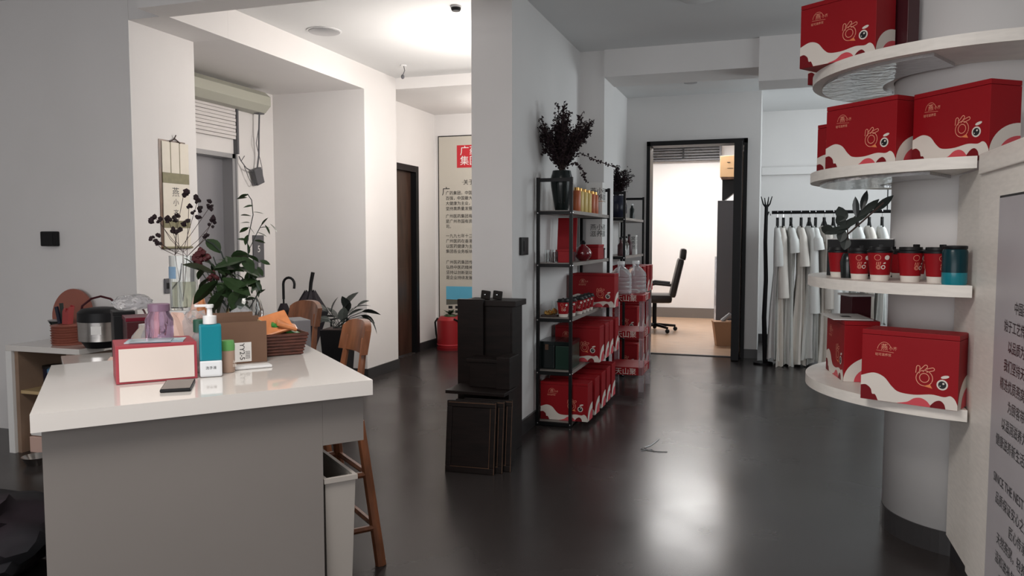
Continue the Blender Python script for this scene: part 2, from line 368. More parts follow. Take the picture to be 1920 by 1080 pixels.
for z, cut, plate, lab in ((2.10, False, True, 'topmost round cream shelf disc wrapping the column above the tall board'),
                    (1.65, True, True, 'second round cream shelf disc from the top with two red boxes on it'),
                    (1.17, True, False, 'third round cream shelf disc carrying the row of red cups'),
                    (0.70, True, False, 'lowest round cream shelf disc holding the wide red gift box')):
    t = thing('round_shelf', lab, 'shelf', (CC.x, CC.y, z), 0, 'round shelves on the column')
    if cut:
        part('shelf_board', MB().prism(disc_pts(DR, CR + 0.004, True), -0.045, 0), M['shelfw'], t)
    else:
        m = MB()
        n = 96
        o0 = [m.b.verts.new((DR * math.cos(2 * PI * i / n), DR * math.sin(2 * PI * i / n), 0)) for i in range(n)]
        o1 = [m.b.verts.new((DR * math.cos(2 * PI * i / n), DR * math.sin(2 * PI * i / n), -0.045)) for i in range(n)]
        i0 = [m.b.verts.new(((CR + .004) * math.cos(2 * PI * i / n), (CR + .004) * math.sin(2 * PI * i / n), 0)) for i in range(n)]
        i1 = [m.b.verts.new(((CR + .004) * math.cos(2 * PI * i / n), (CR + .004) * math.sin(2 * PI * i / n), -0.045)) for i in range(n)]
        for i in range(n):
            j = (i + 1) % n
            m.b.faces.new((o0[i], o0[j], i0[j], i0[i])); m.b.faces.new((o1[i], i1[i], i1[j], o1[j]))
            m.b.faces.new((o0[i], o1[i], o1[j], o0[j])); m.b.faces.new((i0[i], i0[j], i1[j], i1[i]))
        part('shelf_board', m, M['shelfw'], t)
    if plate:
        m = MB(); n = 40
        ro, ri = 0.66, 0.40
        a0 = PI * 0.80; a1 = PI * 1.35
        pts = [(ro * math.cos(a0 + (a1 - a0) * i / n), ro * math.sin(a0 + (a1 - a0) * i / n)) for i in range(n + 1)] + \
              [(ri * math.cos(a1 - (a1 - a0) * i / n), ri * math.sin(a1 - (a1 - a0) * i / n)) for i in range(n + 1)]
        m.prism(pts, -0.058, -0.0455)
        part('film_wrap', m, mat('silvery_film', (0.55, 0.55, 0.56), 0.15, metal=0.7, bump=0.5, bscale=18), t)

b = thing('display_board', 'tall white board with framed silver text panel right of the round shelves', 'board', (BX, 0, 0))
part('board_body', rect(0.012, 0.14, 1.2, 3.60, 0.10, 1.60), M['shelfw'], b)
part('plinth', rect(0.03, 0.12, 1.2, 3.60, 0, 0.10), M['base'], b)
part('face_panel', rect(0.0, 0.012, 1.2, 3.215, 0.10, 1.645, 0.003), M['shelfw'], b)
part('top_ledge', rect(-0.012, 0.012, 1.2, 3.19, 1.575, 1.648, 0.004), M['shelfw'], b)
part('panel_frame', rect(-0.006, 0.0, 1.2, 2.925, 0.1, 1.486), M['black'], b)
ps = part('text_panel', rect(-0.009, -0.006, 1.2, 2.915, 0.11, 1.478), M['posterv'], b)
lines = ['中国燕窝', '始于工艺传承之', '以品质为本的企业', '我们坚持天然原料', '精选优质燕窝炖煮', '为顾客带来健康', '以温润滋养为初心', '健康滋养新生活方式', '', 'SINCE THE NEST HOUSE', '品质保证安心之选', '匠心传承', '天然燕窝，轻养生', '温和滋补每一天', '燕窝品牌服务理念', '健康生活从此开始']
for i, s_ in enumerate(lines):
    if s_: text('text_line', s_, 0.042, M['pink'], ps, (-0.0105, 2.62 + 0.04 * math.sin(i * 2.1), 1.12 - i * 0.062), (PI / 2, 0, -PI / 2), 'CENTER')

# ================================================================== GIFT BOXES
GW, GH, GD = 0.35, 0.275, 0.15
def ribbon(m, pts, wd, closed=False):
    n = len(pts); L = []
    for i in range(n):
        a = pts[(i - 1) % n] if (closed or i > 0) else pts[i]; c = pts[(i + 1) % n] if (closed or i < n - 1) else pts[i]
        dx, dy = c[0] - a[0], c[1] - a[1]; l = math.hypot(dx, dy) or 1
        L.append((-dy / l * wd / 2, dx / l * wd / 2))
    vo = [(m.b.verts.new((p[0] + q[0], 0, p[1] + q[1])), m.b.verts.new((p[0] - q[0], 0, p[1] - q[1]))) for p, q in zip(pts, L)]
    rng = range(n) if closed else range(n - 1)
    for i in rng:
        j = (i + 1) % n
        m.b.faces.new((vo[i][0], vo[i][1], vo[j][1], vo[j][0]))
def circ(m, cx, cz, r, y=0.0, n=20, rz=None, rot=0.0):
    rz = rz or r
    m.poly([(cx + r * math.cos(t) * math.cos(rot) - rz * math.sin(t) * math.sin(rot), y, cz + r * math.cos(t) * math.sin(rot) + rz * math.sin(t) * math.cos(rot)) for t in [2 * PI * i / n for i in range(n)]])
def strip(m, top, bot, f):
    a = [m.b.verts.new(f(*p)) for p in top]; c = [m.b.verts.new(f(*p)) for p in bot]
    for i in range(len(a) - 1): m.b.faces.new((a[i], c[i], c[i + 1], a[i + 1]))
def smooth_line(P, k=6):
    out = []
    for i in range(len(P) - 1):
        p0 = P[max(i - 1, 0)]; p1 = P[i]; p2 = P[i + 1]; p3 = P[min(i + 2, len(P) - 1)]
        for j in range(k):
            t = j / k
            out.append(tuple(0.5 * (2 * p1[q] + (p2[q] - p0[q]) * t + (2 * p0[q] - 5 * p1[q] + 4 * p2[q] - p3[q]) * t * t + (3 * p1[q] - p0[q] - 3 * p2[q] + p3[q]) * t ** 3) for q in (0, 1)))
    out.append(P[-1]); return out
def gift_proto():
    t = thing('gift_box', 'x', 'gift box')
    U = lambda u, v, y=0.0: ((u - 0.5) * GW, -GD / 2 - 0.0006 - y, v * GH)
    part('box_body', rect(-GW / 2, GW / 2, -GD / 2, GD / 2, 0, GH - 0.02, 0.002), M['red'], t)
    part('lid', rect(-GW / 2 - 0.0, GW / 2 + 0.0, -GD / 2 - 0.0, GD / 2 + 0.0, GH - 0.019, GH, 0.002), M['red'], t)
    m = MB()
    top = smooth_line([(0, .335), (.135, .39), (.248, .346), (.335, .226), (.413, .16), (.57, .148), (.743, .18), (.865, .165), (.926, .188), (.97, .15), (1.0, .07)])
    strip(m, top, [(p[0], 0.004) for p in top], U)
    part('wave_print', m, M['pwhite'], t)
    m = MB()
    Sd = lambda s_, v: (GW / 2 + 0.0006, -GD / 2 + s_ * GD, v * GH)
    arc = [(math.sin(a), 0.46 * (1 - math.cos(a))) for a in [PI / 2 * i / 12 for i in range(13)]]
    outer = [(1 - math.cos(a), 0.02 + 0.42 * math.sin(a)) for a in [PI / 2 * i / 12 for i in range(13)]]
    strip(m, outer, [(p[0], 0.004) for p in outer], Sd)
    part('wave_print', m, M['pwhite'], t)
    m = MB()
    V = lambda u, v: U(u, v, 0.0006)
    tp = smooth_line([(0, .2), (.057, .21), (.109, .16), (.126, .09), (.16, .083), (.19, .006)]); strip(m, tp, [(p[0], .003) for p in tp], V)
    part('red_cloud_print', m, M['redd'], t); m = MB()
    tp = smooth_line([(.735, .03), (.78, .09), (.83, .11), (.87, .07), (.885, .006)]); strip(m, tp, [(p[0], .003) for p in tp], V)
    part('red_cloud_print', m, M['redd'], t)
    m = MB()
    tp = smooth_line([(.396, .008), (.5, .04), (.57, .1), (.64, .115), (.70, .08), (.745, .01)]); strip(m, tp, [(p[0], .003) for p in tp], V)
    part('coral_cloud_print', m, M['ppink'], t); m = MB()
    Sd2 = lambda s_, v: (GW / 2 + 0.0012, -GD / 2 + s_ * GD, v * GH)
    outer = [(0.3 + 0.7 * (1 - math.cos(a)), 0.27 * math.sin(a)) for a in [PI / 2 * i / 10 for i in range(11)]]
    strip(m, outer, [(p[0], 0.004) for p in outer], Sd2)
    part('coral_cloud_print', m, M['ppink'], t)
    # OK hand
    m = MB(); lw = 0.0026; cx, cz = 0.167 * GW, 0.395 * GH
    R = 0.083 * GW; r = 0.048 * GW
    ribbon(m, [(cx + R * math.cos(a), cz - 0.001 + R * 1.0 * math.sin(a)) for a in [math.radians(-38 - 270 * i / 28 + 10) for i in range(29)]], lw)
    ribbon(m, [(cx + R * math.cos(a), cz - 0.001 + R * math.sin(a)) for a in [math.radians(60 - 85 * i / 10) for i in range(11)]], lw)
    ribbon(m, [(cx + r * math.cos(a), cz + r * math.sin(a)) for a in [2 * PI * i / 20 for i in range(20)]], lw, True)
    def finger(x0, z0, x1, z1, wd):
        dx, dz = x1 - x0, z1 - z0; l = math.hypot(dx, dz); nx, nz = -dz / l * wd / 2, dx / l * wd / 2
        an = math.atan2(dz, dx)
        p = [(x0 + nx, z0 + nz)] + [(x1 + wd / 2 * math.cos(an + a), z1 + wd / 2 * math.sin(an + a)) for a in [PI / 2 - PI * i / 8 for i in range(9)]] + [(x0 - nx, z0 - nz)]
        ribbon(m, p, lw)
    g = GW
    finger(cx - .070 * g, cz + .045 * g, cx - .064 * g, cz + .108 * g, .036 * g)
    finger(cx - .030 * g, cz + .075 * g, cx + .012 * g, cz + .122 * g, .034 * g)
    finger(cx + .015 * g, cz + .078 * g, cx + .082 * g, cz + .100 * g, .032 * g)
    m.xf(Matrix.Translation((0, -GD / 2 - 0.0012, 0)))
    part('hand_print', m, M['pgold'], t)
    m = MB(); m.poly([(cx + .083 * g, -GD / 2 - .0013, cz - .105 * g), (cx - .008 * g, -GD / 2 - .0013, cz - .088 * g), (cx + .058 * g, -GD / 2 - .0013, cz - .062 * g)])
    part('beak_print', m, M['porange'], t)
    ex, ez = .346 * g, .326 * GH
    m = MB(); circ(m, ex, ez, .056 * g, -GD / 2 - .0012); part('eye_print', m, M['pwhite'], t); m = MB(); circ(m, ex + .025 * g, ez + .085 * g, .042 * g, -GD / 2 - .0012, 16, .016 * g, 0.25)
    part('leaf_print', m, M['pwhite'], t)
    m = MB(); circ(m, ex, ez, .040 * g, -GD / 2 - .0018); part('pupil_print', m, M['pink'], t)
    m = MB(); circ(m, ex + .012 * g, ez + .014 * g, .011 * g, -GD / 2 - .0024, 10); circ(m, ex - .02 * g, ez - .014 * g, .006 * g, -GD / 2 - .0024, 8)
    part('glint_print', m, M['pwhite'], t)
    # logo
    m = MB(); lx, lz = (0.245 - .5) * g, .715 * GH
    ribbon(m, [(lx + .075 * g * math.cos(a), lz + .095 * GH * math.sin(a) * 1.25) for a in [math.radians(20 + 150 * i / 14) for i in range(15)]], .0016)
    ribbon(m, [(lx - .085 * g, lz), (lx + .10 * g, lz - .005)], .0012)
    m.xf(Matrix.Translation((0, -GD / 2 - 0.0012, 0)))
    lg = part('logo_print', m, M['pgold'], t)
    y = -GD / 2 - 0.0013
    text('lettering', '燕', 0.027, M['pgold'], t, (lx, y, lz + .004), (PI / 2, 0, 0))
    text('lettering', '小齐', 0.015, M['pgold'], t, (lx + .032, y, lz + .005), (PI / 2, 0, 0))
    text('lettering', '轻可滋养馆', 0.012, M['pgold'], t, (lx - .004, y, lz - .020), (PI / 2, 0, 0))
    return t
G0 = gift_proto(); g_used = [False]
def gift(fl, ang, z, label, group, film=False, h=1.0):
    """fl = world xy of the front-left bottom corner, ang = direction of the front edge (deg)"""
    o = G0 if not g_used[0] else copy_tree(G0)
    g_used[0] = True
    a = math.radians(ang); u = Vector((math.cos(a), math.sin(a))); v = Vector((-u.y, u.x))
    c = Vector(fl[:2]) + u * GW / 2 + v * GD / 2
    o.location = (c.x, c.y, z); o.rotation_euler = (0, 0, a); o['label'] = label; o['category'] = 'gift box'; o['group'] = group
    o.scale = (1, 1, h)
    return o
gd = 'red gift boxes on the round shelves'
gift((0.118, 3.74), -36, 2.10, 'red gift box with hand and eye print overhanging the topmost round shelf', gd)
gift((0.17, 4.14), -36, 2.10, 'dark red gift box behind, poking past the left rim of the topmost round shelf', gd)
gift((0.235, 3.735), -45, 1.65, 'left red gift box on the second round shelf from the top', gd)
gift((0.549, 3.525), -54, 1.65, 'right red gift box on the second round shelf from the top, nearest the board', gd)
gift((0.368, 3.385), -25, 0.70, 'wide red gift box in front on the lowest round shelf', gd, h=1.03)
gift((0.285, 4.095), -82, 0.70, 'narrow-seen red gift box at the left of the lowest round shelf under a white sheet', gd)
gift((0.215, 4.03), -45, 1.65, 'red gift box tucked behind the left one on the second round shelf', gd, h=0.86)
# acrylic cover sheet + maroon box behind
t = thing('paper_sheet', 'thin white sheet with black square lying on the left box of the lowest round shelf', 'paper', (0.315, 3.93, 0.977), math.radians(8))
part('sheet', rect(-0.05, 0.12, -0.16, 0.12, 0.0, 0.004), M['paper'], t); part('black_mark', rect(0.01, 0.05, -0.06, -0.01, 0.0045, 0.0055), M['pink'], t)
t = thing('maroon_box', 'dark maroon box with white lid at the back of the lowest round shelf', 'box', (0.50, 4.18, 0.70), math.radians(-70))
# (kept clear of the column)
t.location = (0.42, 3.97 + 0.22, 0.70)
part('box_body', rect(-0.06, 0.06, -0.05, 0.05, 0, 0.36, 0.003), M['maroon'], t); part('lid', rect(-0.07, 0.07, -0.06, 0.06, 0.36, 0.37), M['paper'], t)

t = thing('maroon_box', 'slim maroon box beside the column on the topmost round shelf', 'box', (0.535, 3.70, 2.1005), math.radians(-40))
part('box_body', rect(-0.035, 0.035, -0.04, 0.04, 0, 0.25, 0.003), M['maroon'], t); part('lid', rect(-0.036, 0.036, -0.041, 0.041, 0.2505, 0.272, 0.002), M['maroon'], t)
# ------------------------------------------------------------------ cups
def cup_proto():
    t = thing('paper_cup', 'x', 'cup')
    part('cup_base', MB().lathe([(.031, 0), (.034, .022)], 24), M['pwhite'], t, True)
    part('cup_sleeve', MB().lathe([(.0345, .0225), (.045, .108)], 24), M['red'], t, True)
    part('cup_lid', MB().lathe([(.047, .106), (.047, .114), (.041, .117), (.039, .128), (.034, .128), (.033, .124)], 24), M['bplast'], t, True)
    part('lid_tab', rect(-.008, .008, -.036, -.018, .124, .138, .002), M['bplast'], t)
    m = MB()
    def pt(a, z, e=.0008):
        r = .0345 + (z - .0225) / .0855 * .0105 + e
        return (r * math.sin(a), -r * math.cos(a), z)
    def ring(a0, z0, r, fill=True, w_=.0016):
        n = 12
        o_ = [m.b.verts.new(pt(a0 + r / .04 * math.cos(2 * PI * i / n), z0 + r * math.sin(2 * PI * i / n))) for i in range(n)]
        if fill: m.b.faces.new(o_)
        else:
            i_ = [m.b.verts.new(pt(a0 + (r - w_) / .04 * math.cos(2 * PI * i / n), z0 + (r - w_) * math.sin(2 * PI * i / n))) for i in range(n)]
            for i in range(n): m.b.faces.new((o_[i], o_[(i + 1) % n], i_[(i + 1) % n], i_[i]))
    ring(.25, .052, .008, False, .003)
    v = [m.b.verts.new(pt(a, z)) for a, z in ((.22, .064), (.45, .066), (.42, .071), (.27, .069))]; m.b.faces.new(v)
    ring(.55, .088, .009)
    part('eye_print', m, M['pwhite'], t)
    m = MB()
    ring(-.18, .052, .0085, False); ring(-.18, .052, .005, False); ring(-.25, .088, .011, False, .0014)
    for a in (-.36, -.2, -.05):
        v = [m.b.verts.new(pt(*q)) for q in ((a - .02, .060), (a + .03, .061), (a + .09, .072), (a + .04, .072))]; m.b.faces.new(v)
    part('logo_print', m, M['pgold'], t)
    return t
C0 = cup_proto(); c_used = [False]
def cup(x, y, z, rz, label, group, s=1.0):
    o = C0 if not c_used[0] else copy_tree(C0)
    c_used[0] = True
    o.location = (x, y, z); o.rotation_euler = (0, 0, rz); o['label'] = label; o['category'] = 'cup'; o['group'] = group; o.scale = (s, s, s)
    return o
gc = 'red paper cups on the third round shelf'
for px, py, rz, lab, s_ in ((1572, 519, .3, 'leftmost red paper cup on the round shelf, crossed by the black pot', 1.05), (1611, 523, -.35, 'second large red cup from the left on the round shelf, by the black pot', 1.05),
                        (1649, 526, -.5, 'third red cup from the left on the round shelf with oval badge turned left', 1.1), (1669, 519, .1, 'red cup half hidden behind the third one on the round shelf', 1.0), (1687, 521, .5, 'dark-lying red cup left behind the one printed with the hand logo', 1.0),
                        (1706, 528, .15, 'red cup with gold hand logo facing front in the middle of the round shelf', 1.1), (1730, 523, -.1, 'red cup peeping between the two front logo cups', 1.0), (1756, 530, .05, 'red cup with oval badge and logo nearest the teal jar', 1.1), (1782, 524, .6, 'shaded red cup behind, just left of the teal jar', 1.0)):
    p = spot(px, py, 1.17); cup(p.x, p.y, 1.17, rz + math.radians(24), lab, gc, s_)
p = spot(1822, 533, 1.17)
t = thing('teal_jar', 'dark teal glass jar at the right end of the cup row', 'jar', (.676, 3.325, 1.17))
t.scale = (.80, .80, .93)
part('jar_body', MB().lathe([(.052, 0), (.055, .01), (.055, .05)], 28), M['teal'], t, True); part('jar_top', MB().lathe([(.0552, .05), (.0552, .135), (.050, .145)], 28), M['tealdark'], t, True)
part('jar_lid', MB().lathe([(.051, .1455), (.053, .148), (.053, .158), (.045, .160)], 28), M['bplast'], t, True)
# black box behind cups
p = spot(1616, 470, 1.32)
t = thing('black_box', 'long black box with white top edge behind the cups on the round shelf', 'box', (0.40, 3.98, 1.17), math.radians(-22))
t.location = (0.445, 3.93, 1.17)
part('box_body', rect(-0.18, 0.11, -0.03, 0.03, 0, 0.17, 0.002), M['bplast'], t); part('box_top', rect(-0.18, 0.11, -0.03, 0.03, 0.1705, 0.174), M['paper'], t)
# black pot plant on the cup shelf
def leaf_me(L, W, bend=0.2, n=5, fold=0.15):
    m = MB(); rows = []
    for i in range(n + 1):
        t = i / n; wv = W / 2 * math.sin(PI * min(1, t * 0.96 + 0.03)) ** 0.8
        z = -bend * L * t * t; rows.append([m.b.verts.new((x * wv, t * L, z + abs(x) * wv * fold)) for x in (-1, 0, 1)])
    for a, c in zip(rows, rows[1:]):
        for k in (0, 1): m.b.faces.new((a[k], a[k + 1], c[k + 1], c[k]))
    return m.mesh('leaf')
def place_leaf(me, base, direction, m, parent, roll=0.0, s=1.0):
    d = Vector(direction).normalized(); q = d.to_track_quat('Y', 'Z')
    o = put('leaf', me, m, parent, base); o.rotation_mode = 'QUATERNION'
    from mathutils import Quaternion
    o.rotation_quaternion = q @ Quaternion((0, 1, 0), roll); o.scale = (s, s, s); return o
p = spot(1590, 521, 1.17)
t = thing('potted_black_plant', 'black pot with slanting dark leaves standing among the red cups', 'plant', (p.x, p.y, 1.17))
part('pot', MB().lathe([(.030, 0), (.036, .07), (.028, .10), (.022, .11)], 20), M['bceram'], t, True)
part('stem', MB().tube([(0, 0, .1), (-.005, 0, .18), (-.01, .0, .24)], .003).tube([(-.01, 0, .19), (.05, -.02, .25), (.13, -.04, .33)], .004), M['stem'], t)
lm = leaf_me(.12, .035, .05); ls = leaf_me(.06, .045, .1); ls2 = leaf_me(.09, .03, 0.02)
R_ = Vector((math.cos(YAW), math.sin(YAW), 0))
for bz, u_, a, me in ((.225, -.11, 16, lm), (.245, -.05, 30, lm), (.27, .0, 35, lm), (.30, .04, 42, lm), (.32, .10, 40, lm), (.235, -.07, 160, ls), (.29, -.03, 110, ls), (.28, -.045, 60, ls), (.30, .03, 95, ls2), (.19, -.04, 75, ls), (.26, -.02, 130, ls), (.33, .05, 75, ls2), (.155, -.02, 80, ls)):
    r = math.radians(a)
    place_leaf(me, R_ * u_ + Vector((0, 0, bz - .03)), R_ * math.cos(r) + Vector((0, 0, math.sin(r))), M['bceram'] if u_ > -.06 else M['leafg'], t, 1.2)

# ================================================================== RACKS
def rack(label, x0, x1, y0, y1, levels, ztop, grp):
    t = thing('metal_rack', label, 'shelf rack', (x0, y0, 0), 0, grp)
    W_, L_ = x1 - x0, y1 - y0
    s = .022
    for px_ in (0, W_ - s):
        for py_ in (0, L_ - s):
            pz = part('post', rect(px_, px_ + s, py_, py_ + s, 0, ztop), M['black'], t)
    for z in levels:
        part('shelf_board', rect(.006, W_ - .006, .023, L_ - .023, z - .025, z), M['shelfgrey'], t)
        part('rail', rect(s, W_ - s, 0, .02, z - .03, z - .006), M['black'], t); part('rail', rect(s, W_ - s, L_ - .02, L_, z - .03, z - .006), M['black'], t)
        for px_ in (s / 2, W_ - s / 2): part('bolt', MB().ball((px_, -.001, z - .018), .006, 1, (1, .5, 1)), M['chrome'], t)
        for py_ in (s / 2, L_ - s / 2): part('bolt', MB().ball((W_ + .001, py_, z - .018), .006, 1, (.5, 1, 1)), M['chrome'], t)
    part('top_rail', rect(s, W_ - s, 0, .02, ztop - .03, ztop - .005), M['black'], t); part('top_rail', rect(s, W_ - s, L_ - .02, L_, ztop - .03, ztop - .005), M['black'], t)
    return t
LV = (.035, .40, .78, 1.17, 1.54)
RX0, RX1 = -1.562, -1.30
rack('near black metal rack with wood boards against the middle wall', RX0, RX1, 5.27, 6.63, LV, 1.77, 'black racks along the wall')
rack('far black metal rack beside the office doorway', RX0, RX1, 7.38, 8.58, LV, 1.79, 'black racks along the wall')
gr = 'red gift boxes on the black racks'
GX = RX0 + .018
def row(z, ys, where, x=GX):
    for i, y in enumerate(ys):
        o_ = ('nearest', 'second', 'third', 'fourth', 'fifth', 'sixth', 'seventh')[i]
        gift((x + random.uniform(-.004, .006), y), random.uniform(-1, 1), z, f'{o_} red gift box from the front, {where}', gr)
row(.036, (5.33, 5.56, 5.80, 6.02, 6.23), 'on the bottom board of the near rack')
row(.401, (5.74, 5.93, 6.12, 6.34), 'on the second board up of the near rack', GX)
gift((GX + .02, 6.20), -2, .781, 'single red gift box standing behind the cups on the near rack', gr)
row(.036, (7.50, 7.80, 8.10), 'on the bottom board of the far rack')
row(.401, (7.50, 7.80, 8.10), 'on the second board up of the far rack')
row(.781, (7.55, 7.85, 8.15, 8.34), 'on the middle board of the far rack')
# dried bouquet vases
def bouquet(parent, z0, H, R, n, mt, lean=(0, 0), name='dried_flowers', dens=26, rr=(.005, .011)):
    st = MB(); fl = MB()
    for k in range(n):
        a = random.uniform(0, 2 * PI); sp = random.uniform(.05, 1) * R; hh = H * random.uniform(.55, 1) * (1 - .25 * sp / R)
        P_ = [Vector((0, 0, z0)) + Vector((math.cos(a) * sp * t ** 1.4 + lean[0] * t, math.sin(a) * sp * .8 * t ** 1.4 + lean[1] * t, hh * t)) for t in (0, .25, .5, .75, 1)]
        st.tube(P_, .0025, 4)
        for j in range(dens):
            t = random.uniform(.30, 1.0); i = min(int(t * 4), 3); q = P_[i].lerp(P_[i + 1], t * 4 - i)
            q = q + Vector([random.gauss(0, .012) for _ in range(3)])
            r = random.uniform(*rr)
            d1 = Vector([random.gauss(0, 1) for _ in range(3)]).normalized(); d2 = d1.cross(Vector((0.2, .5, 1))).normalized()
            fl.poly([q - d1 * r, q + d2 * r * .8, q + d1 * r]); fl.poly([q - d2 * r, q + d1.cross(d2) * r, q + d2 * r])
    part('stems', st, M['stem'], parent)
    tag(part(name, fl, mt, parent), kind='stuff')
t = thing('black_vase', 'tall black fluted vase with large dried maroon bouquet on the near rack', 'vase', (-1.43, 5.47, 1.541))
part('vase_body', MB().lathe([(.045, 0), (.052, .02), (.078, .18), (.082, .23), (.07, .27), (.066, .29)], 18), M['bceram'], t, True)
bouquet(t, .26, .52, .27, 60, M['dried'], dens=75, rr=(.008, .016))
st = MB(); fl = MB()
P_ = [Vector((0, 0, .3)), Vector((.12, .05, .42)), Vector((.25, .1, .36)), Vector((.38, .12, .31))]
for P_ in (P_, [Vector((0, 0, .3)), Vector((.1, 0, .35)), Vector((.16, 0, .28)), Vector((.18, 0, .20))], [Vector((0, 0, .3)), Vector((-.12, 0, .45)), Vector((-.16, 0, .40)), Vector((-.20, 0, .30))]):
    st.tube(P_, .003, 4)
    for j in range(70):
        t_ = random.random() * 3; i = min(int(t_), 2); q = P_[i].lerp(P_[i + 1], t_ - i) + Vector([random.gauss(0, .009) for _ in range(3)])
        fl.ball(q, random.uniform(.004, .008), 1)
part('stems', st, M['stem'], t); tag(part('trailing_sprigs', fl, M['dried'], t), kind='stuff')
t = thing('navy_vase', 'navy vase with smaller dried bouquet on top board of the far rack', 'vase', (-1.42, 7.62, 1.541))
part('vase_body', MB().lathe([(.06, 0), (.09, .05), (.095, .12), (.075, .20), (.06, .22)], 24), M['navy'], t, True)
bouquet(t, .2, .32, .17, 40, M['dried'], dens=60, rr=(.007, .014))
# tins on the top board
for i, (y, c, lab) in enumerate(((5.70, 'orange', 'orange tin half behind the front post, nearest of the tin row'), (5.80, 'yellow', 'first pale yellow tin from the front on the near rack top board'), (5.94, 'yellow', 'second yellow tin from the front on the near rack top board'), (6.08, 'yellow', 'third yellow tin, just before the orange tins on the near rack'), (6.22, 'orange', 'first orange tin behind the yellow ones on the near rack'), (6.34, 'orange', 'last orange tin of the row, beside the white carton'))):
    t = thing('drink_tin', lab, 'tin', (-1.375, y, 1.541), 0, 'tins on the near rack')
    part('tin_body', MB().lathe([(.03, 0), (.032, .004), (.032, .15), (.026, .16)], 20), M[c], t, True); part('tin_cap', MB().lathe([(.02, .16), (.02, .182), (.017, .184)], 16), M['foil'], t, True)
# white cartons with black characters
for z, h, lab in ((1.541, .27, 'upper slim white carton standing on the top board of the near rack'), (1.26, .245, 'lower slim white carton with black characters under the top board')):
    t = thing('white_carton', lab, 'carton', (-1.40, 6.50, z), 0, 'slim white cartons on the near rack')
    part('carton_body', rect(-.07, .07, -.06, .06, 0, h, .002), M['paper'], t)
    if h > .26: part('band_line', rect(-.071, .071, -.061, .061, .11, .114), M['foil'], t)
    text('lettering', '燕小\n滋养', .055, M['pink'], t, (0.02, -.0612, h - .09), (PI / 2, 0, 0))
    text('lettering', '天然\n燕窝', .055, M['pink'], t, (.0712, 0, h - .09), (PI / 2, 0, PI / 2))
t = thing('red_case', 'dark red case under the lower white carton on the near rack', 'box', (-1.41, 6.49, 1.171)); part('case_body', rect(-.08, .08, -.07, .07, 0, .072, .004), M['maroon'], t); part('case_lid', rect(-.083, .083, -.073, .073, .0725, .088, .002), M['bplast'], t)
t = thing('red_box', 'small bright red box at the far end of the second board', 'box', (-1.36, 6.28, 1.171)); part('box_body', rect(-.055, .055, -.11, .11, 0, .10, .004), M['red'], t); part('box_lid', rect(-.057, .057, -.112, .112, .1005, .12, .002), M['red'], t)
t = thing('red_box', 'tiny red cube box beside the tumblers on the near rack', 'box', (-1.375, 5.38, 1.171)); part('box_body', rect(-.045, .045, -.045, .045, 0, .08, .003), M['red'], t); part('box_lid', rect(-.046, .046, -.046, .046, .0805, .095, .002), M['red'], t)
t = thing('open_gift_case', 'open red presentation case with raised lid on the near rack', 'gift box', (-1.47, 5.62, 1.171))
part('case_body', rect(-.06, .09, -.07, .09, 0, .07, .003), M['maroon'], t); part('case_lid', MB().box(-.06, .09, 0, .012, 0, .27, .003, Matrix.Translation((0, .095, .06)) @ Matrix.Rotation(math.radians(-8), 4, 'X')), M['red'], t)
t = thing('gourd_bottle', 'glossy dark red gourd-shaped bottle before the open case', 'bottle', (-1.355, 5.84, 1.171))
part('bottle_body', MB().lathe([(.03, 0), (.062, .03), (.068, .06), (.05, .095), (.024, .115), (.02, .125)], 24), mat('lacquer_red', (.14, .006, .012), .08, coat=.8), t, True); part('stopper', MB().lathe([(.018, .1255), (.022, .14), (.012, .155)], 16), M['bplast'], t, True)
for i, (x, y) in enumerate(((-1.50, 5.35), (-1.455, 5.37))):
    t = thing('glass_tumbler', ('left' if i == 0 else 'right') + ' small clear tumbler beside the tiny red cube box', 'glass', (x, y, 1.171), 0, 'tumblers on the near rack')
    part('tumbler_body', MB().lathe([(.018, 0), (.022, .09), (.020, .09), (.016, .004)], 18, cap1=True), M['glass'], t, True)
for i, (x, y) in enumerate(((-1.50, 5.52), (-1.46, 5.50), (-1.43, 5.53))):
    t = thing('glass_tumbler', ('leftmost', 'middle', 'rightmost')[i] + ' clear tumbler behind the gold ornament on the cup board', 'glass', (x, y, .781), 0, 'tumblers on the near rack')
    part('tumbler_body', MB().lathe([(.018, 0), (.022, .10), (.020, .10), (.016, .004)], 18), M['glass'], t, True)
# gold ornament
t = thing('gold_ornament', 'crumpled gold foil ornament at the front of the cup board on the near rack', 'ornament', (-1.485, 5.36, .781))
m = MB()
for k in range(9): m.ball((random.uniform(-.045, .045), random.uniform(-.02, .02), random.uniform(.018, .07)), random.uniform(.014, .022), 1, jit=.3)
part('foil_body', m, M['foil'], t)
part('ornament_base', rect(-.06, .06, -.03, .03, 0, .012, .003), M['stem'], t)
gcr = 'red cups on the near rack'
for i, (x, y) in enumerate(((-1.385, 5.36), (-1.352, 5.45), (-1.335, 5.60), (-1.335, 5.72), (-1.335, 5.84), (-1.335, 5.96))):
    cup(x, y, .781, .25, ('first', 'second', 'third', 'fourth', 'fifth', 'sixth')[i] + ' red cup from the front on the near rack board', gcr, 1.0)
t = thing('dark_green_box', 'left dark green box with bronze catch on the second board up of the near rack', 'box', (-1.50, 5.42, .401), 0, 'dark boxes on the near rack')
part('box_body', rect(-.055, .055, -.08, .20, 0, .17, .004), M['bceram'], t); part('box_lid', rect(-.057, .057, -.082, .202, .1705, .20, .003), M['bceram'], t); part('catch', rect(-.012, .012, -.088, -.082, .14, .18), M['darkedge'], t)
t = thing('dark_green_box', 'right dark green box with paler end beside the front post of the near rack', 'box', (-1.378, 5.42, .401), 0, 'dark boxes on the near rack')
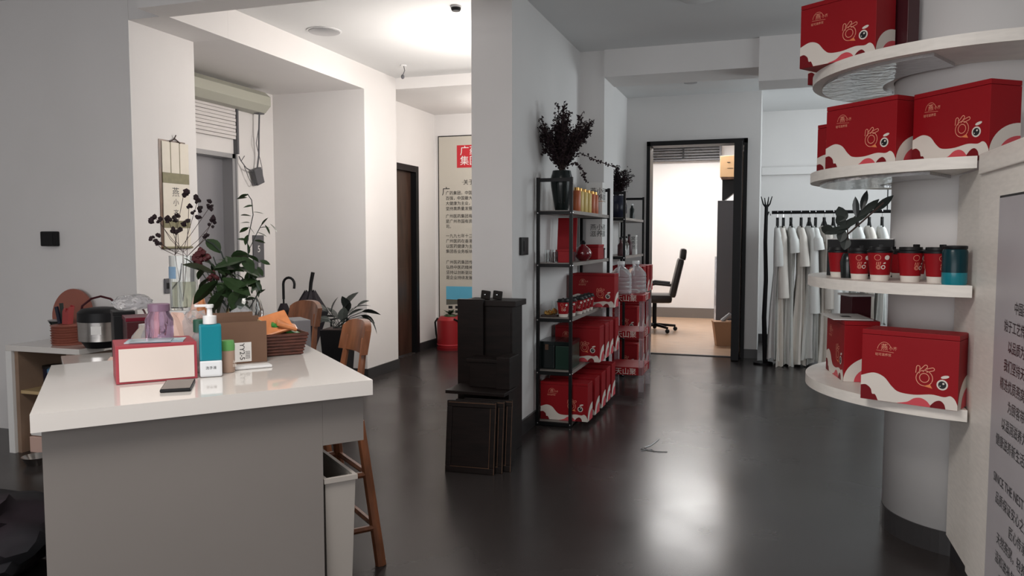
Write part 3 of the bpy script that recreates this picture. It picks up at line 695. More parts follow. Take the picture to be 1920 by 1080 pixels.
part('box_body', rect(-.06, .052, -.08, .20, 0, .17, .004), mat('bottle_green', (.008, .03, .02), .3), t); part('box_lid', rect(-.062, .054, -.082, .202, .1705, .20, .003), M['bceram'], t)
# bottles on the far rack
for i, (x, y, h, c) in enumerate(((-1.36, 7.48, .16, 'maroon'), (-1.36, 7.62, .17, 'glass'), (-1.36, 7.78, .17, 'glass'), (-1.36, 7.95, .19, 'maroon'))):
    t = thing('small_bottle', ('maroon bottle nearest the front on the far rack', 'clear bottle right behind the nearest maroon one on the far rack', 'second clear bottle on the far rack', 'maroon bottle after the clear ones on the far rack')[i], 'bottle', (x, y, 1.171), 0, 'bottles on the far rack')
    part('bottle_body', MB().lathe([(.03, 0), (.032, .01), (.032, h * .65), (.012, h * .8), (.012, h)], 18), M[c], t, True); part('bottle_cap', MB().lathe([(.014, h), (.014, h + .02)], 12), M['bplast'], t, True)
t = thing('patterned_carton', 'small white carton with black pattern on the far rack', 'carton', (-1.365, 8.15, 1.171)); part('carton_body', rect(-.05, .05, -.05, .05, 0, .2, .002), M['paper'], t)
text('lettering', '燕窝\n滋养\n天然', .045, M['pink'], t, (0, -.0512, .15), (PI / 2, 0, 0)); text('lettering', '燕窝\n滋养\n天然', .045, M['pink'], t, (.0512, 0, .15), (PI / 2, 0, PI / 2))
t = thing('small_bottle', 'little black bottle on the top board at the far rack end', 'bottle', (-1.35, 8.05, 1.541), 0, 'bottles on the far rack'); part('bottle_body', MB().lathe([(.025, 0), (.025, .1), (.012, .12), (.012, .14)], 16), M['bceram'], t, True); part('bottle_cap', MB().lathe([(.014, .14), (.014, .155)], 12), M['white'], t, True)
t = thing('wall_socket', 'small black socket plate on the middle wall beside the near rack', 'switch', (-1.58, 5.02, 1.29)); part('plate', rect(0, .02, -.09, .06, -.06, .06, .004), M['bplast'], t); part('rocker', rect(.0205, .024, -.05, .02, -.035, .035, .001), M['bplast'], t)

# acrylic stand with red trays
t = thing('acrylic_stand', 'clear acrylic stand with three red trays between the two racks', 'display stand', (-1.17, 6.88, 0))
SW, SD_ = .145, .20
for sx_ in (-1, 1):
    for sy_ in (-1, 1): part('leg', rect(sx_ * SW - .02, sx_ * SW + .02, sy_ * SD_ - .02, sy_ * SD_ + .02, 0, .80), M['acryl'], t)
for z0, z1 in ((.79, .85), (.475, .535), (.15, .22)):
    tr = part('tray', rect(-SW - .01, SW + .01, -SD_ - .012, SD_ + .012, z0, z1, .003), M['red'], t)
    text('lettering', '天山聚', .062, M['pwhite'], tr, (.01, -SD_ - .0135, z0 + .01), (PI / 2, 0, 0), spacing=1.0)
    text('lettering', '天山聚', .062, M['pwhite'], tr, (SW + .0112, 0, z0 + .01), (PI / 2, 0, PI / 2), spacing=1.0)
def jug(x, y, z, lab):
    t = thing('water_jug', lab, 'jug', (x, y, z), 0, 'clear jugs on the acrylic stand')
    pr = [(.085, 0), (.095, .01)]
    for k in range(4): pr += [(.095, .03 + k * .035), (.088, .04 + k * .035), (.095, .05 + k * .035)]
    pr += [(.09, .18), (.05, .225), (.03, .235), (.03, .26)]
    part('jug_body', MB().lathe(pr, 20), M['bag'], t, True); part('jug_cap', MB().lathe([(.033, .2605), (.033, .285), (.028, .288)], 16), M['white'], t, True)
    part('jug_handle', MB().tube([(.0, -.03, .24), (.0, -.09, .25), (0, -.115, .2), (0, -.1, .16)], .008, 6), M['bag'], t, True)
jug(-1.23, 6.79, .851, 'nearer clear plastic water jug on top of the acrylic stand'); jug(-1.13, 6.98, .851, 'farther clear plastic water jug on top of the acrylic stand')

# ================================================================== RECEPTION COUNTER
CTR = Vector((-1.7985, 2.1205)); CA = math.radians(50)
cu = Vector((math.cos(CA), math.sin(CA))); cv = Vector((-cu.y, cu.x))
def cl(x, y, z=0.0): q = CTR + cu * x + cv * y; return Vector((q.x, q.y, z))
t = thing('reception_counter', 'white reception counter with glossy overhanging top in the foreground', 'counter', (CTR.x, CTR.y, 0), CA)
part('countertop', MB().prism([(-.492, -.447), (.430, -.447), (.492, .478), (-.43, .412)], .852, .90), M['counter'], t)
part('front_panel', rect(-.468, .279, -.405, -.375, 0, .8515), M['cpanel'], t)
part('body', rect(-.45, .25, -.374, .40, 0, .8515), M['cpanel'], t)
part('apron', MB().box(.2795, .413, -.405, -.375, .70, .8515).box(.385, .413, -.374, .40, .70, .8515), M['cpanel'], t)
t = thing('waste_bin', 'white tapered open bin tucked under the counter overhang', 'bin', tuple(cl(.338, -.19, 0)), CA)
m = MB()
def ringbox(x, y, x2, y2, z0, z1, th):
    def r4(a, c, z): return [m.b.verts.new(p) for p in ((-a, -c, z), (a, -c, z), (a, c, z), (-a, c, z))]
    o0, o1, i1, i0 = r4(x, y, z0), r4(x2, y2, z1), r4(x2 - th, y2 - th, z1), r4(x - th, y - th, z0 + th)
    for A, B in ((o0, o1), (o1, i1), (i1, i0)):
        for i in range(4): m.b.faces.new((A[i], A[(i + 1) % 4], B[(i + 1) % 4], B[i]))
    m.b.faces.new(o0[::-1]); m.b.faces.new(i0)
ringbox(.036, .17, .050, .205, 0, .58, .010)
part('bin_body', m, M['binw'], t)
part('rim', MB().box(-.055, .055, -.212, -.198, .575, .59).box(-.055, .055, .198, .212, .575, .59).box(.043, .055, -.198, .198, .575, .59).box(-.055, -.043, -.198, .198, .575, .59), M['binw'], t)
# lower desk running back to the wall
t = thing('long_desk', 'lower white desk running from the counter back to the left wall', 'desk', (CTR.x, CTR.y, 0), CA)
part('desktop', rect(-.36, .395, .62, 2.30, .645, .68, .004), M['counter'], t)
part('side_panel', MB().box(-.33, -.30, .64, 2.28, 0, .645).box(.34, .37, .64, 2.28, 0, .645), M['cpanel'], t)
# cabinet under the left wall
t = thing('low_cabinet', 'low open wooden cabinet with white top against the left wall', 'cabinet', (-4.45, 3.55, 0))
part('cabinet_top', rect(-.05, .545, 0, .44, .645, .68, .003), M['counter'], t)
part('side_panel', rect(.0, .03, .02, .44, 0, .645), M['woodside'], t)
part('side_panel', rect(-.05, -.002, .0, .44, 0, .645), M['paper'], t); part('side_panel', rect(.42, .45, .02, .44, 0, .645), M['woodside'], t)
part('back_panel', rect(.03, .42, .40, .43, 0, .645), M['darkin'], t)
part('shelf_board', rect(.03, .42, .03, .40, .375, .395), M['cardl'], t)
part('drawer', rect(.06, .42, .05, .38, .0, .10, .004), M['terrac'], t); part('drawer', rect(.06, .42, .06, .38, .105, .20, .004), M['paper'], t)
t = thing('blue_tub', 'blue lidded tub with white handle on the cabinet shelf', 'tub', (-4.20, 3.70, .396)); part('tub_body', MB().lathe([(.075, 0), (.085, .11)], 24), M['blue'], t, True)
part('tub_lid', MB().lathe([(.092, .1105), (.092, .13), (.085, .135)], 24), mat('blue_lid', (.12, .30, .50), .3), t, True); part('tub_handle', MB().tube([(-.01, -.10, .09), (-.02, -.105, .05), (.01, -.105, .015), (.04, -.10, .05), (.03, -.10, .09)], .004), M['white'], t)
t = thing('dark_tub', 'dark blue tub left of the light blue one on the cabinet shelf', 'tub', (-4.345, 3.75, .396)); part('tub_body', MB().lathe([(.055, 0), (.06, .12)], 24), M['navy'], t, True); part('tub_lid', MB().lathe([(.062, .1205), (.062, .135)], 24), M['bplast'], t, True)
# --- things on cabinet/desk far end
t = thing('round_tray', 'brown round wooden board leaning on the left wall', 'tray', (-4.38, 3.95, .681))
part('disc', MB().lathe([(.165, 0), (.165, .018)], 40), M['terra'], t, True, (0, 0, .162), (math.radians(82), 0, 0))
t = thing('bowl', 'black bowl with pale rim beside the stacked plates', 'bowl', (-4.33, 3.80, .681)); t.scale = (.8, .8, .95); part('bowl_body', MB().lathe([(.05, 0), (.055, .09), (.085, .14), (.083, .143), (.05, .1)], 24), M['bceram'], t, True); part('bowl_rim', MB().lathe([(.085, .1405), (.088, .146), (.082, .146)], 24), M['greyl'], t, True)
t = thing('plate_stack', 'stack of terracotta plates on the far cabinet', 'plates', (-4.165, 3.72, .681), 0)
for k in range(8): part('plate', MB().lathe([(.096, 0), (.104 + .003 * (k % 2), .012), (.096, .0145)], 28), M['terra'], t, True, (0, 0, k * .0155))
t = thing('pen_bundle', 'red and blue stationery standing on the plate stack', 'stationery', (-4.18, 3.72, .6815 + 8 * .0155))
for k, (x, y, h, c) in enumerate(((-.06, 0, .11, 'navy'), (-.045, .01, .13, 'leafg'), (-.01, 0, .10, 'extred'), (.0, .02, .12, 'extred'))): part('stick', MB().box(-.012, .012, -.006, .006, 0, h, .002, Matrix.Translation((x, y, 0)) @ Matrix.Rotation(.15 * (k - 1.5), 4, 'Y')), M[c], t)
part('card_holder', MB().prism([(-.02, 0), (.025, 0), (.04, .11), (.015, .075), (-.003, .10), (-.014, .08)], -.02, .02, 'y'), mat('dusty_red_card', (.33, .05, .05), .5), t)
t = thing('rice_cooker', 'rice cooker with black lid and steel band on the far desk', 'rice cooker', (-3.86, 3.68, .681), math.radians(15))
part('cooker_base', MB().lathe([(.09, 0), (.12, .045)], 40), M['bplast'], t, True); part('steel_band', MB().lathe([(.132, .045), (.134, .16)], 40), M['steel'], t, True)
part('cooker_lid', MB().lathe([(.134, .1605), (.132, .215), (.11, .235), (.04, .245)], 40), M['bplast'], t, True); part('cooker_handle', MB().tube([(-.135, 0, .18), (-.12, 0, .25), (-.06, 0, .295), (.0, 0, .31), (.06, 0, .295), (.12, 0, .25), (.135, 0, .18)], .007, 6), M['maroon'], t, True)
part('sticker', rect(-.028, .028, -.1375, -.1355, .09, .14), M['paper'], t, rot=(0, 0, math.radians(18)))
t = thing('side_lid', 'second wire handle arching behind the rice cooker', 'handle', (-3.72, 3.78, .681)); part('wire', MB().tube([(-.13, 0, 0), (-.13, 0, .2), (-.06, 0, .275), (.02, 0, .285), (.09, 0, .22), (.13, 0, .15), (.13, 0, .0)], .006, 6), M['maroon'], t, True)
def boxat(name, lab, x, y, z, w_, d_, h, m_, lid=None, rz=CA, cat='box'):
    t = thing(name, lab, cat, tuple(cl(x, y, z)), rz); part('box_body', rect(-w_ / 2, w_ / 2, -d_ / 2, d_ / 2, 0, h, .003), m_, t)
    if lid: part('lid', rect(-w_ / 2 - .003, w_ / 2 + .003, -d_ / 2 - .003, d_ / 2 + .003, h + .0005, h + .02, .002), lid, t)
    return t
def onpx(px, y):
    """local desk x for a thing seen at column px when it stands at desk position y"""
    k = (px - 960) / F / math.cos(PITCH); a = math.atan(k) - YAW; tn = math.tan(a)
    b = CTR + cv * y
    return (tn * b.y - b.x) / (cu.x - tn * cu.y)
boxat('black_box', 'black box standing left of the wine red box on the desk', onpx(228, 1.85), 1.85, .681, .10, .16, .26, M['bplast'], M['bplast'])
boxat('wine_box', 'black-sided box with wine red lid on the desk behind the purple bottle', onpx(272, 1.60), 1.60, .681, .20, .18, .25, M['maroon'], mat('wine_red', (.14, .006, .02), .3))
boxat('storage_carton', 'yellowish carton under the tall glass vase', onpx(352, 1.15), 1.15, .681, .25, .22, .315, M['cardl'])
t = boxat('serving_tray', 'white tray lying on the yellowish carton under the tall glass vase', onpx(350, 1.15), 1.15, .997, .25, .22, .018, M['white'], cat='tray')
boxat('plain_carton', 'plain cardboard carton supporting the round glass vase', onpx(450, .80), .80, .681, .19, .2, .24, M['card'])
boxat('grey_bin', 'tall grey box standing behind the rattan basket between the stools', onpx(556, .85), .85, 0, .08, .16, .97, M['elev'])
# glass vase 1 with dried flowers
p = cl(onpx(345, 1.12), 1.12, 1.0155)
t = thing('glass_vase', 'tall clear glass vase with dried blossoms and blue label', 'vase', tuple(p))
part('vase_body', MB().lathe([(.058, 0), (.06, .01), (.062, .25), (.058, .25), (.055, .012)], 32), M['glass'], t, True)
part('water', MB().lathe([(.050, .014), (.052, .13)], 24), M['water'], t, True)
m = MB(); n = 8
for i in range(n):
    a0 = math.radians(-150 + 70 * i / n); a1 = math.radians(-150 + 70 * (i + 1) / n); r = .0635
    m.poly([(r * math.cos(a0), r * math.sin(a0), .145), (r * math.cos(a1), r * math.sin(a1), .145), (r * math.cos(a1), r * math.sin(a1), .20), (r * math.cos(a0), r * math.sin(a0), .20)])
part('label', m, M['bluel'], t)
scale1 = 3.66 / F
st = MB(); fl = MB()
Rv = Vector((math.cos(YAW), math.sin(YAW), 0)); Dv = Vector((-math.sin(YAW), math.cos(YAW), 0))
def offs(px, py, px0=345, py0=575): return Rv * ((px - px0) * scale1) + Vector((0, 0, (py0 - py) * scale1))
heads = [(359, 363, 9), (367, 370, 8), (355, 385, 6), (374, 390, 7), (371, 378, 6), (395, 378, 6), (392, 388, 7), (367, 405, 6), (392, 411, 7), (400, 408, 6), (388, 420, 5), (358, 418, 8), (334, 402, 7), (338, 410, 7), (330, 412, 6), (292, 411, 8), (300, 407, 7), (307, 408, 6), (281, 443, 6), (297, 438, 6), (298, 452, 5), (306, 451, 5), (312, 453, 5), (325, 431, 7), (340, 431, 7), (386, 438, 6), (393, 441, 5), (372, 400, 5), (312, 414, 5)]
hub = [(330, 475), (345, 470), (352, 478)]
for i, (x, y, r) in enumerate(heads):
    dp = Dv * random.uniform(-.06, .06); e = offs(x, y) + dp; h0 = offs(*hub[i % 3])
    if i % 2 == 0: st.tube([offs(343, 560), h0, (h0 + e) / 2 + Rv * random.uniform(-.012, .012) + Vector((0, 0, -.01)), e], .0016, 4)
    for k in range(3): fl.ball(e + Vector([random.gauss(0, .006) for _ in range(3)]), r * scale1 * .62, 1, jit=.35)
st.tube([offs(322, 572), offs(326, 540), offs(338, 520), offs(342, 490)], .003, 5); st.tube([offs(324, 571), offs(350, 570)], .003, 5)
part('stems', st, M['stem'], t); tag(part('dried_blossoms', fl, M['dried'], t), kind='stuff')
# round vase 2 with foliage
p = cl(onpx(458, .80), .80, .922)
t = thing('round_vase', 'round clear glass vase with dark leafy branches on the desk', 'vase', tuple(p))
part('vase_body', MB().lathe([(.035, 0), (.06, .02), (.078, .07), (.080, .10), (.07, .14), (.058, .165), (.055, .165), (.067, .138), (.074, .09), (.055, .024)], 32), M['glass'], t, True)
sc2 = 3.35 / F
def o2(px, py, d=0.0): return Rv * ((px - 458) * sc2) + Vector((0, 0, (628 - py) * sc2)) + Dv * d
st = MB()
st.tube([o2(455, 610), o2(468, 520), o2(466, 450), o2(478, 400), o2(476, 372), o2(468, 360)], .002, 5); st.tube([o2(467, 470), o2(482, 440), o2(493, 420)], .0018, 5)
for x, y in ((420, 520), (385, 505), (440, 500), (490, 540), (410, 550), (400, 480), (455, 520), (365, 490)): st.tube([o2(445 + random.uniform(-15, 15), 612), o2((x + 445) / 2, (y + 600) / 2 + 10), o2(x, y)], .0028, 5)
st.tube([o2(425, 500), o2(415, 470), o2(400, 455), o2(385, 447)], .003, 5)
part('stems', st, M['leafg'], t)
lb = leaf_me(.11, .085, .25); lb2 = leaf_me(.085, .065, .3); lbig = leaf_me(.15, .085, .12); lsm = leaf_me(.035, .017, .15)
big = [(350, 483, 410, 510, 1), (372, 478, 420, 500, 1), (415, 505, 470, 490, 1), (440, 500, 390, 530, 1), (455, 500, 500, 510, .9), (430, 480, 470, 470, .8), (440, 530, 400, 560, 1.1), (445, 540, 480, 520, 1), (425, 545, 395, 585, 1.2), (400, 520, 370, 545, .9), (470, 520, 490, 560, .9), (385, 447, 420, 470, .8), (410, 530, 450, 560, 1.1), (450, 505, 430, 470, .8), (480, 505, 455, 530, .8), (390, 500, 365, 520, .8), (430, 515, 450, 480, .9), (465, 540, 440, 575, 1.0), (415, 560, 390, 600, .9), (460, 480, 480, 500, .8), (400, 495, 440, 520, 1)]
for i, (x0, y0, x1, y1, s_) in enumerate(big):
    dd = random.uniform(-.07, .04); a = o2(x0, y0, dd); e = o2(x1, y1, dd + random.uniform(-.02, .02)); place_leaf(lb if i % 3 else lb2, a, e - a, M['leaf'], t, random.uniform(-.8, .8), s_ * .95)
for (x0, y0, x1, y1) in ((412, 512, 340, 482), (410, 500, 470, 478), (430, 540, 390, 592), (425, 520, 465, 540), (440, 555, 470, 590), (415, 525, 372, 560)):
    a = o2(x0, y0, -.05); place_leaf(lbig, a, o2(x1, y1, -.06) - a, M['leaf'], t, .5, .95)
for k in range(60):
    x, y = random.uniform(385, 492), random.uniform(485, 575); a = o2(x, y, random.uniform(-.05, .05)); place_leaf(lsm, a, (random.uniform(-1, 1), random.uniform(-.5, .5), random.uniform(-.8, .6)), M['leaf'], t, random.uniform(-1, 1), random.uniform(1.0, 1.8))
for (x, y, dx, dy) in ((470, 361, -1, -.2), (467, 367, -1, 0), (478, 383, -1, 0), (477, 395, .9, 0), (474, 402, -1, .2), (471, 415, -1, .1), (469, 424, -1, -.4), (467, 438, -.4, -1), (465, 449, -1, .3), (466, 455, .2, -1), (462, 472, -1, .1), (464, 478, .8, -.3), (460, 482, -1, 0), (480, 437, -.5, .8), (484, 433, 1, -.3), (489, 425, 1, .2), (493, 421, .6, 1), (500, 419, .5, -.8), (510, 417, .6, -.6), (480, 449, 1, -.1)):
    place_leaf(lsm, o2(x, y), Rv * dx + Vector((0, 0, dy)) + Dv * .15, M['leafg'], t, random.uniform(-.7, .7), 1.35)
fb = MB()
for x, y, r in ((375, 476, 13), (385, 470, 8), (392, 480, 8), (378, 488, 9), (408, 518, 7), (398, 522, 6)):
    for k in range(4): fb.ball(o2(x, y, -.03) + Vector([random.gauss(0, .007) for _ in range(3)]), r * sc2 * .7, 1, jit=.3)
tag(part('maroon_blooms', fb, M['bloom'], t), kind='stuff')
# crumpled film bags
def film(name, lab, x, y, z, sx_, sy_, sz_, m_=None, seed=1, cat='bag'):
    random.seed(seed); t = MB().ball((0, 0, 0), 1, 3, jit=.10); 
    for v in t.b.verts: v.co = Vector((v.co.x * sx_, v.co.y * sy_, max(v.co.z, -.85) * sz_ + .85 * sz_))
    o = part(name, t, m_ or M['bag'], None); q = cl(x, y, z); o.location = q; o.rotation_euler = (0, 0, CA); random.seed(seed + 50); return tag(o, lab, cat)
film('plastic_bag', 'crumpled clear bag in front of the wine red lidded box', onpx(240, 1.60), 1.36, .681, .08, .06, .06, seed=3)
film('plastic_bag', 'crumpled clear film on the plain carton around the round vase foot', onpx(452, .68), .665, .681, .09, .045, .20, seed=5)
film('plastic_bag', 'crumpled clear film beside the soap bottle behind the red box', onpx(366, .70), .70, .681, .08, .06, .20, seed=8)
film('crumpled_paper', 'crumpled pale paper lying on the desk left of the red box', onpx(200, .70), .70, .681, .07, .05, .085, M['paper'], 11, 'paper')
film('pink_tissue', 'pinkish crumpled tissue lying against the red box side', onpx(207, .78), .78, .681, .04, .03, .10, M['terrac'], 13, 'tissue')
film('snack_bag', 'creased beige snack bag behind the purple bottle', onpx(330, .70), .70, .681, .09, .04, .19, M['terrac'], 17)
film('plastic_bag', 'clear film slumped over the black box', onpx(248, 1.85), 1.85, .962, .10, .07, .045, seed=19)
t = thing('paper_cone', 'upright orange paper cone between the two glass vases', 'paper', tuple(cl(onpx(378, .95), .95, .681))); t.scale = (.8, .8, .9); part('cone_body', MB().lathe([(.04, 0), (.045, .34), (.012, .44)], 16), M['snack'], t, True)
part('white_flap', MB().lathe([(.02, .2), (.035, .36), (.008, .45)], 10, (-.045, 0, 0)), M['terrac'], t, True)
t = thing('green_bottle', 'clear bottle with dark green cap just behind the soap dispenser', 'bottle', tuple(cl(onpx(372, -.02), -.02, .901)))
part('bottle_body', MB().lathe([(.022, 0), (.024, .01), (.024, .12), (.016, .135)], 20), M['bag'], t, True); part('bottle_cap', MB().lathe([(.020, .1355), (.020, .175), (.018, .177)], 20), mat('dark_green_cap', (.02, .08, .05), .4), t, True)

# ------------------------------------------------------------------ things on the counter top
t = thing('red_box', 'red box with plain white front face on the counter', 'box', tuple(cl(-.26, -.145, .901)), CA - math.radians(2))
t.location = ((-1.88 - 1.724) / 2 - .075 * .72, (1.839 + 2.003) / 2 + .075 * .69, .901)
part('box_body', rect(-.116, .116, -.075, .10, 0, .118, .002), mat('dusty_red_card_box', (.33, .045, .06), .45), t); part('white_face', rect(-.107, .107, -.0775, -.0755, .007, .108), mat('warm_white_card', (.66, .58, .53), .5), t)
bq = t.location.copy()
t = thing('brochure', 'glossy blue brochure lying on top of the red box', 'brochure', (bq.x + .005, bq.y + .0, 1.0195), CA - .25); part('pages', rect(-.085, .085, -.045, .05, 0, .003), mat('blue_print', (.16, .30, .38), .15, noise=.8, nscale=9, col2=(.5, .6, .62)), t); part('cover', rect(-.07, .05, -.05, .03, .0032, .006), mat('pale_print', (.42, .52, .55), .2, noise=.5, nscale=11), t)
t = thing('purple_bottle', 'translucent purple plastic bottle standing on the red box', 'bottle', (bq.x - .03, bq.y + .055, 1.0265)); t.location = (bq.x - .035, bq.y + .06, 1.0195)
part('bottle_body', MB().lathe([(.040, 0), (.043, .006), (.043, .062), (.034, .082), (.032, .09)], 24), M['purple'], t, True); part('bottle_cap', MB().lathe([(.034, .0905), (.034, .112), (.03, .114)], 24), M['purplecap'], t, True)
t = thing('clear_jar', 'rounded clear jar standing behind the purple bottle', 'jar', tuple(cl(onpx(275, .72), .72, .681))); part('jar_body', MB().lathe([(.06, 0), (.085, .03), (.085, .20), (.06, .27), (.035, .30), (.035, .315)], 24), M['bag'], t, True)
t = thing('smartphone', 'black smartphone lying flat near the front edge of the counter', 'phone', (-1.672, 1.865, .901), math.radians(36)); part('phone_body', rect(-.042, .042, -.075, .085, 0, .009, .003), M['bplast'], t); part('screen', rect(-.039, .039, -.07, .08, .0092, .0098), mat('phone_glass', (.03, .025, .022), .1), t)
q = spot(392, 708, .9)
t = thing('soap_dispenser', 'teal pump soap bottle beside the red box', 'soap bottle', (q.x - .01, q.y + .022, .901), CA - .15)
part('bottle_body', rect(-.034, .034, -.022, .022, .0, .055, .007), mat('frosted_white_base', (.66, .68, .70), .25), t)
part('liquid_body', rect(-.034, .034, -.022, .022, .050, .170, .007), M['teal'], t)
part('collar', MB().lathe([(.021, .171), (.021, .196), (.009, .198), (.008, .222)], 20), M['white'], t, True); part('pump', MB().lathe([(.012, .2225), (.013, .232)], 14).box(-.045, .012, -.006, .006, .2255, .2335, .002), M['white'], t)
text('label_print', '洗手液', .011, M['pink'], t, (.0, -.0226, .026), (PI / 2, 0, 0)); 
q = spot(426, 700, .9)
t = thing('toothpick_jar', 'small tan jar with green lid right of the soap bottle', 'jar', (q.x - .012, q.y + .02, .901), CA)
part('jar_body', MB().lathe([(.021, 0), (.0225, .004), (.0225, .073)], 24), M['tan'], t, True); part('jar_lid', MB().lathe([(.0228, .0732), (.0232, .090), (.020, .106)], 24), M['green'], t, True)
text('label_print', '牙签', .012, M['pwhite'], t, (.012, -.0235, .03), (PI / 2, PI / 2, 0))
# cardboard box with label
fr = spot(501, 678, .9)
t = thing('cardboard_box', 'open brown cardboard box with handwritten label on the counter', 'box', (fr.x, fr.y, .901), CA)
BW, BD, BH = .215, .12, .148
part('box_front', rect(-BW, 0, 0, .004, 0, BH), M['card'], t); part('box_back', rect(-BW, 0, BD - .004, BD, 0, BH + .01), M['card'], t); part('box_side', rect(-.004, 0, .0045, BD - .0045, 0, BH - .006), M['cardl'], t); part('box_side', rect(-BW, -BW + .004, .0045, BD - .0045, 0, BH), M['card'], t); part('box_base', rect(-BW + .0045, -.0045, .0045, BD - .0045, 0, .004), M['card'], t)
part('flap', rect(-.16, -.02, BD + .0005, BD + .0035, BH - .06, BH + .025), M['card'], t)
lb_ = part('shipping_label', rect(-.15, -.055, -.0012, -.0003, .006, .075), M['paper'], t)
text('lettering', 'YY2-5', .024, M['pink'], lb_, (-.095, -.0018, .042), (PI / 2, PI / 2, 0)); text('lettering', '||||||', .018, M['pink'], lb_, (-.072, -.0018, .03), (PI / 2, PI / 2, 0))
t = thing('white_tray', 'thin white tray lying in front of the cardboard box', 'tray', tuple(spot(478, 690, .9) + Vector((0, 0, .001))), CA); part('tray_base', rect(-.075, .055, -.018, .03, 0, .009, .003), M['white'], t)
q = spot(530, 668, .9)
t = thing('rattan_basket', 'dark rattan basket full of snack packets on the counter', 'basket', (q.x - .04, q.y + .05, .901), CA)
m = MB()
def ringbox2(m, x, y, x2, y2, z0, z1, th):
    def r4(a, c, z): return [m.b.verts.new(p) for p in ((-a, -c, z), (a, -c, z), (a, c, z), (-a, c, z))]
    o0, o1, i1, i0 = r4(x, y, z0), r4(x2, y2, z1), r4(x2 - th, y2 - th, z1), r4(x - th, y - th, z0 + th)
    for A, B in ((o0, o1), (o1, i1), (i1, i0)):
        for i in range(4): m.b.faces.new((A[i], A[(i + 1) % 4], B[(i + 1) % 4], B[i]))
    m.b.faces.new(o0[::-1]); m.b.faces.new(i0)
ringbox2(m, .065, .05, .085, .07, 0, .085, .006)
part('basket_body', m, M['rattan'], t)
m = MB()
for k in range(7):
    z = .006 + k * .012; f_ = z / .085; a, c = .066 + .02 * f_, .051 + .02 * f_
    m.tube([(-a, -c, z), (a, -c, z), (a, c, z), (-a, c, z), (-a, -c, z)], .0042, 5)
part('woven_band', m, M['rattan'], t)
bl = t.location
for i, (x, y, z, rx, ry, w_, h_, c, lab) in enumerate(((-.03, 0, .115, .75, -.25, .13, .10, 'snack', 'orange snack packet on top in the rattan basket'), (.02, .0, .092, .2, .45, .13, .05, 'sgreen', 'green snack packet lying across the rattan basket rim'), (-.01, .02, .085, -.3, .1, .10, .06, 'bplast', 'black snack packet in the rattan basket'), (.015, -.02, .112, .3, .35, .08, .05, 'snack', 'second orange packet, lower right in the rattan basket'))):
    m = MB().box(-w_ / 2, w_ / 2, -h_ / 2, h_ / 2, -.008, .008, .007); o = part('snack_packet', m, M[c]); tag(o, lab, 'snack packet', 'packets in the rattan basket')
    p_ = Vector((x, y, 0)); o.location = (bl.x + cu.x * x + cv.x * y, bl.y + cu.y * x + cv.y * y, .901 + z); o.rotation_euler = (rx, ry, CA)

# ================================================================== BAR STOOLS
def stool_proto():
    t = thing('bar_stool', 'x', 'bar stool')
    part('seat', MB().box(-.18, .17, -.18, .18, .63, .665, .01), M['stoolwood'], t)
    for sx_, sy_ in ((-1, -1), (-1, 1)): part('leg', MB().tube([(sx_ * .23, sy_ * .21, 0), (sx_ * .15, sy_ * .15, .63)], .020, 8, .018), M['stoolwood'], t)
    for sy_ in (-1, 1):
        part('leg', MB().tube([(.23, sy_ * .21, 0), (.165, sy_ * .16, .60)], .024, 8, .02), M['stoolwood'], t)
        part('back_post', MB().tube([(.165, sy_ * .12, .62), (.19, sy_ * .11, .78), (.215, sy_ * .095, .93)], .017, 8, .014), M['stoolwood'], t)
    for z, f_ in ((.16, .22), (.38, .195)):
        k = f_
        part('rung', MB().tube([(k - .005, -k * .92, z), (k - .005, k * .92, z)], .013, 6), M['stoolwood'], t); part('rung', MB().tube([(-k, -k * .92, z), (k, -k * .92, z)], .013, 6), M['stoolwood'], t); part('rung', MB().tube([(-k, k * .92, z), (k, k * .92, z)], .013, 6), M['stoolwood'], t)
    m = MB(); n = 14; A, B = [], []
    for i in range(n + 1):
        y = -.135 + .27 * i / n; x = .225 - 1.6 * y * y; hz = .065 * (1 - (abs(y) / .135) ** 3.2 * .55)
        A.append((m.b.verts.new((x - .016, y, .925 - .06)), m.b.verts.new((x + .006, y, .935 + hz))))
        B.append((m.b.verts.new((x + .016, y, .925 - .06)), m.b.verts.new((x + .034, y, .935 + hz))))
    for i in range(n):
        m.b.faces.new((A[i][0], A[i + 1][0], A[i + 1][1], A[i][1])); m.b.faces.new((B[i][0], B[i][1], B[i + 1][1], B[i + 1][0]))
        m.b.faces.new((A[i][1], A[i + 1][1], B[i + 1][1], B[i][1])); m.b.faces.new((A[i][0], B[i][0], B[i + 1][0], A[i + 1][0]))
    for k in (0, n): m.b.faces.new((A[k][0], A[k][1], B[k][1], B[k][0]))
    part('backrest', m, M['stoolwood'], t, True)
    return t
s1 = stool_proto(); s1['label'] = 'nearer reddish wooden bar stool at the right side of the counter'; s1['group'] = 'bar stools at the counter'
s1.location = cl(.478, .405, 0); s1.rotation_euler = (0, 0, CA)
s2 = copy_tree(s1); s2['label'] = 'farther wooden bar stool behind the rattan basket'; s2.location = cl(.60, 1.44, 0); s2.rotation_euler = (0, 0, CA + .3)

# ================================================================== LEFT WALL ITEMS
t = thing('wall_switch', 'small black square box on the plain left wall', 'switch', (-4.59, 4.0, 1.34)); part('box', rect(-.065, .06, -.045, -.001, -.05, .05, .008), M['bplast'], t); part('cover', rect(-.055, .05, -.048, -.0455, -.04, .04, .001), M['bplast'], t)
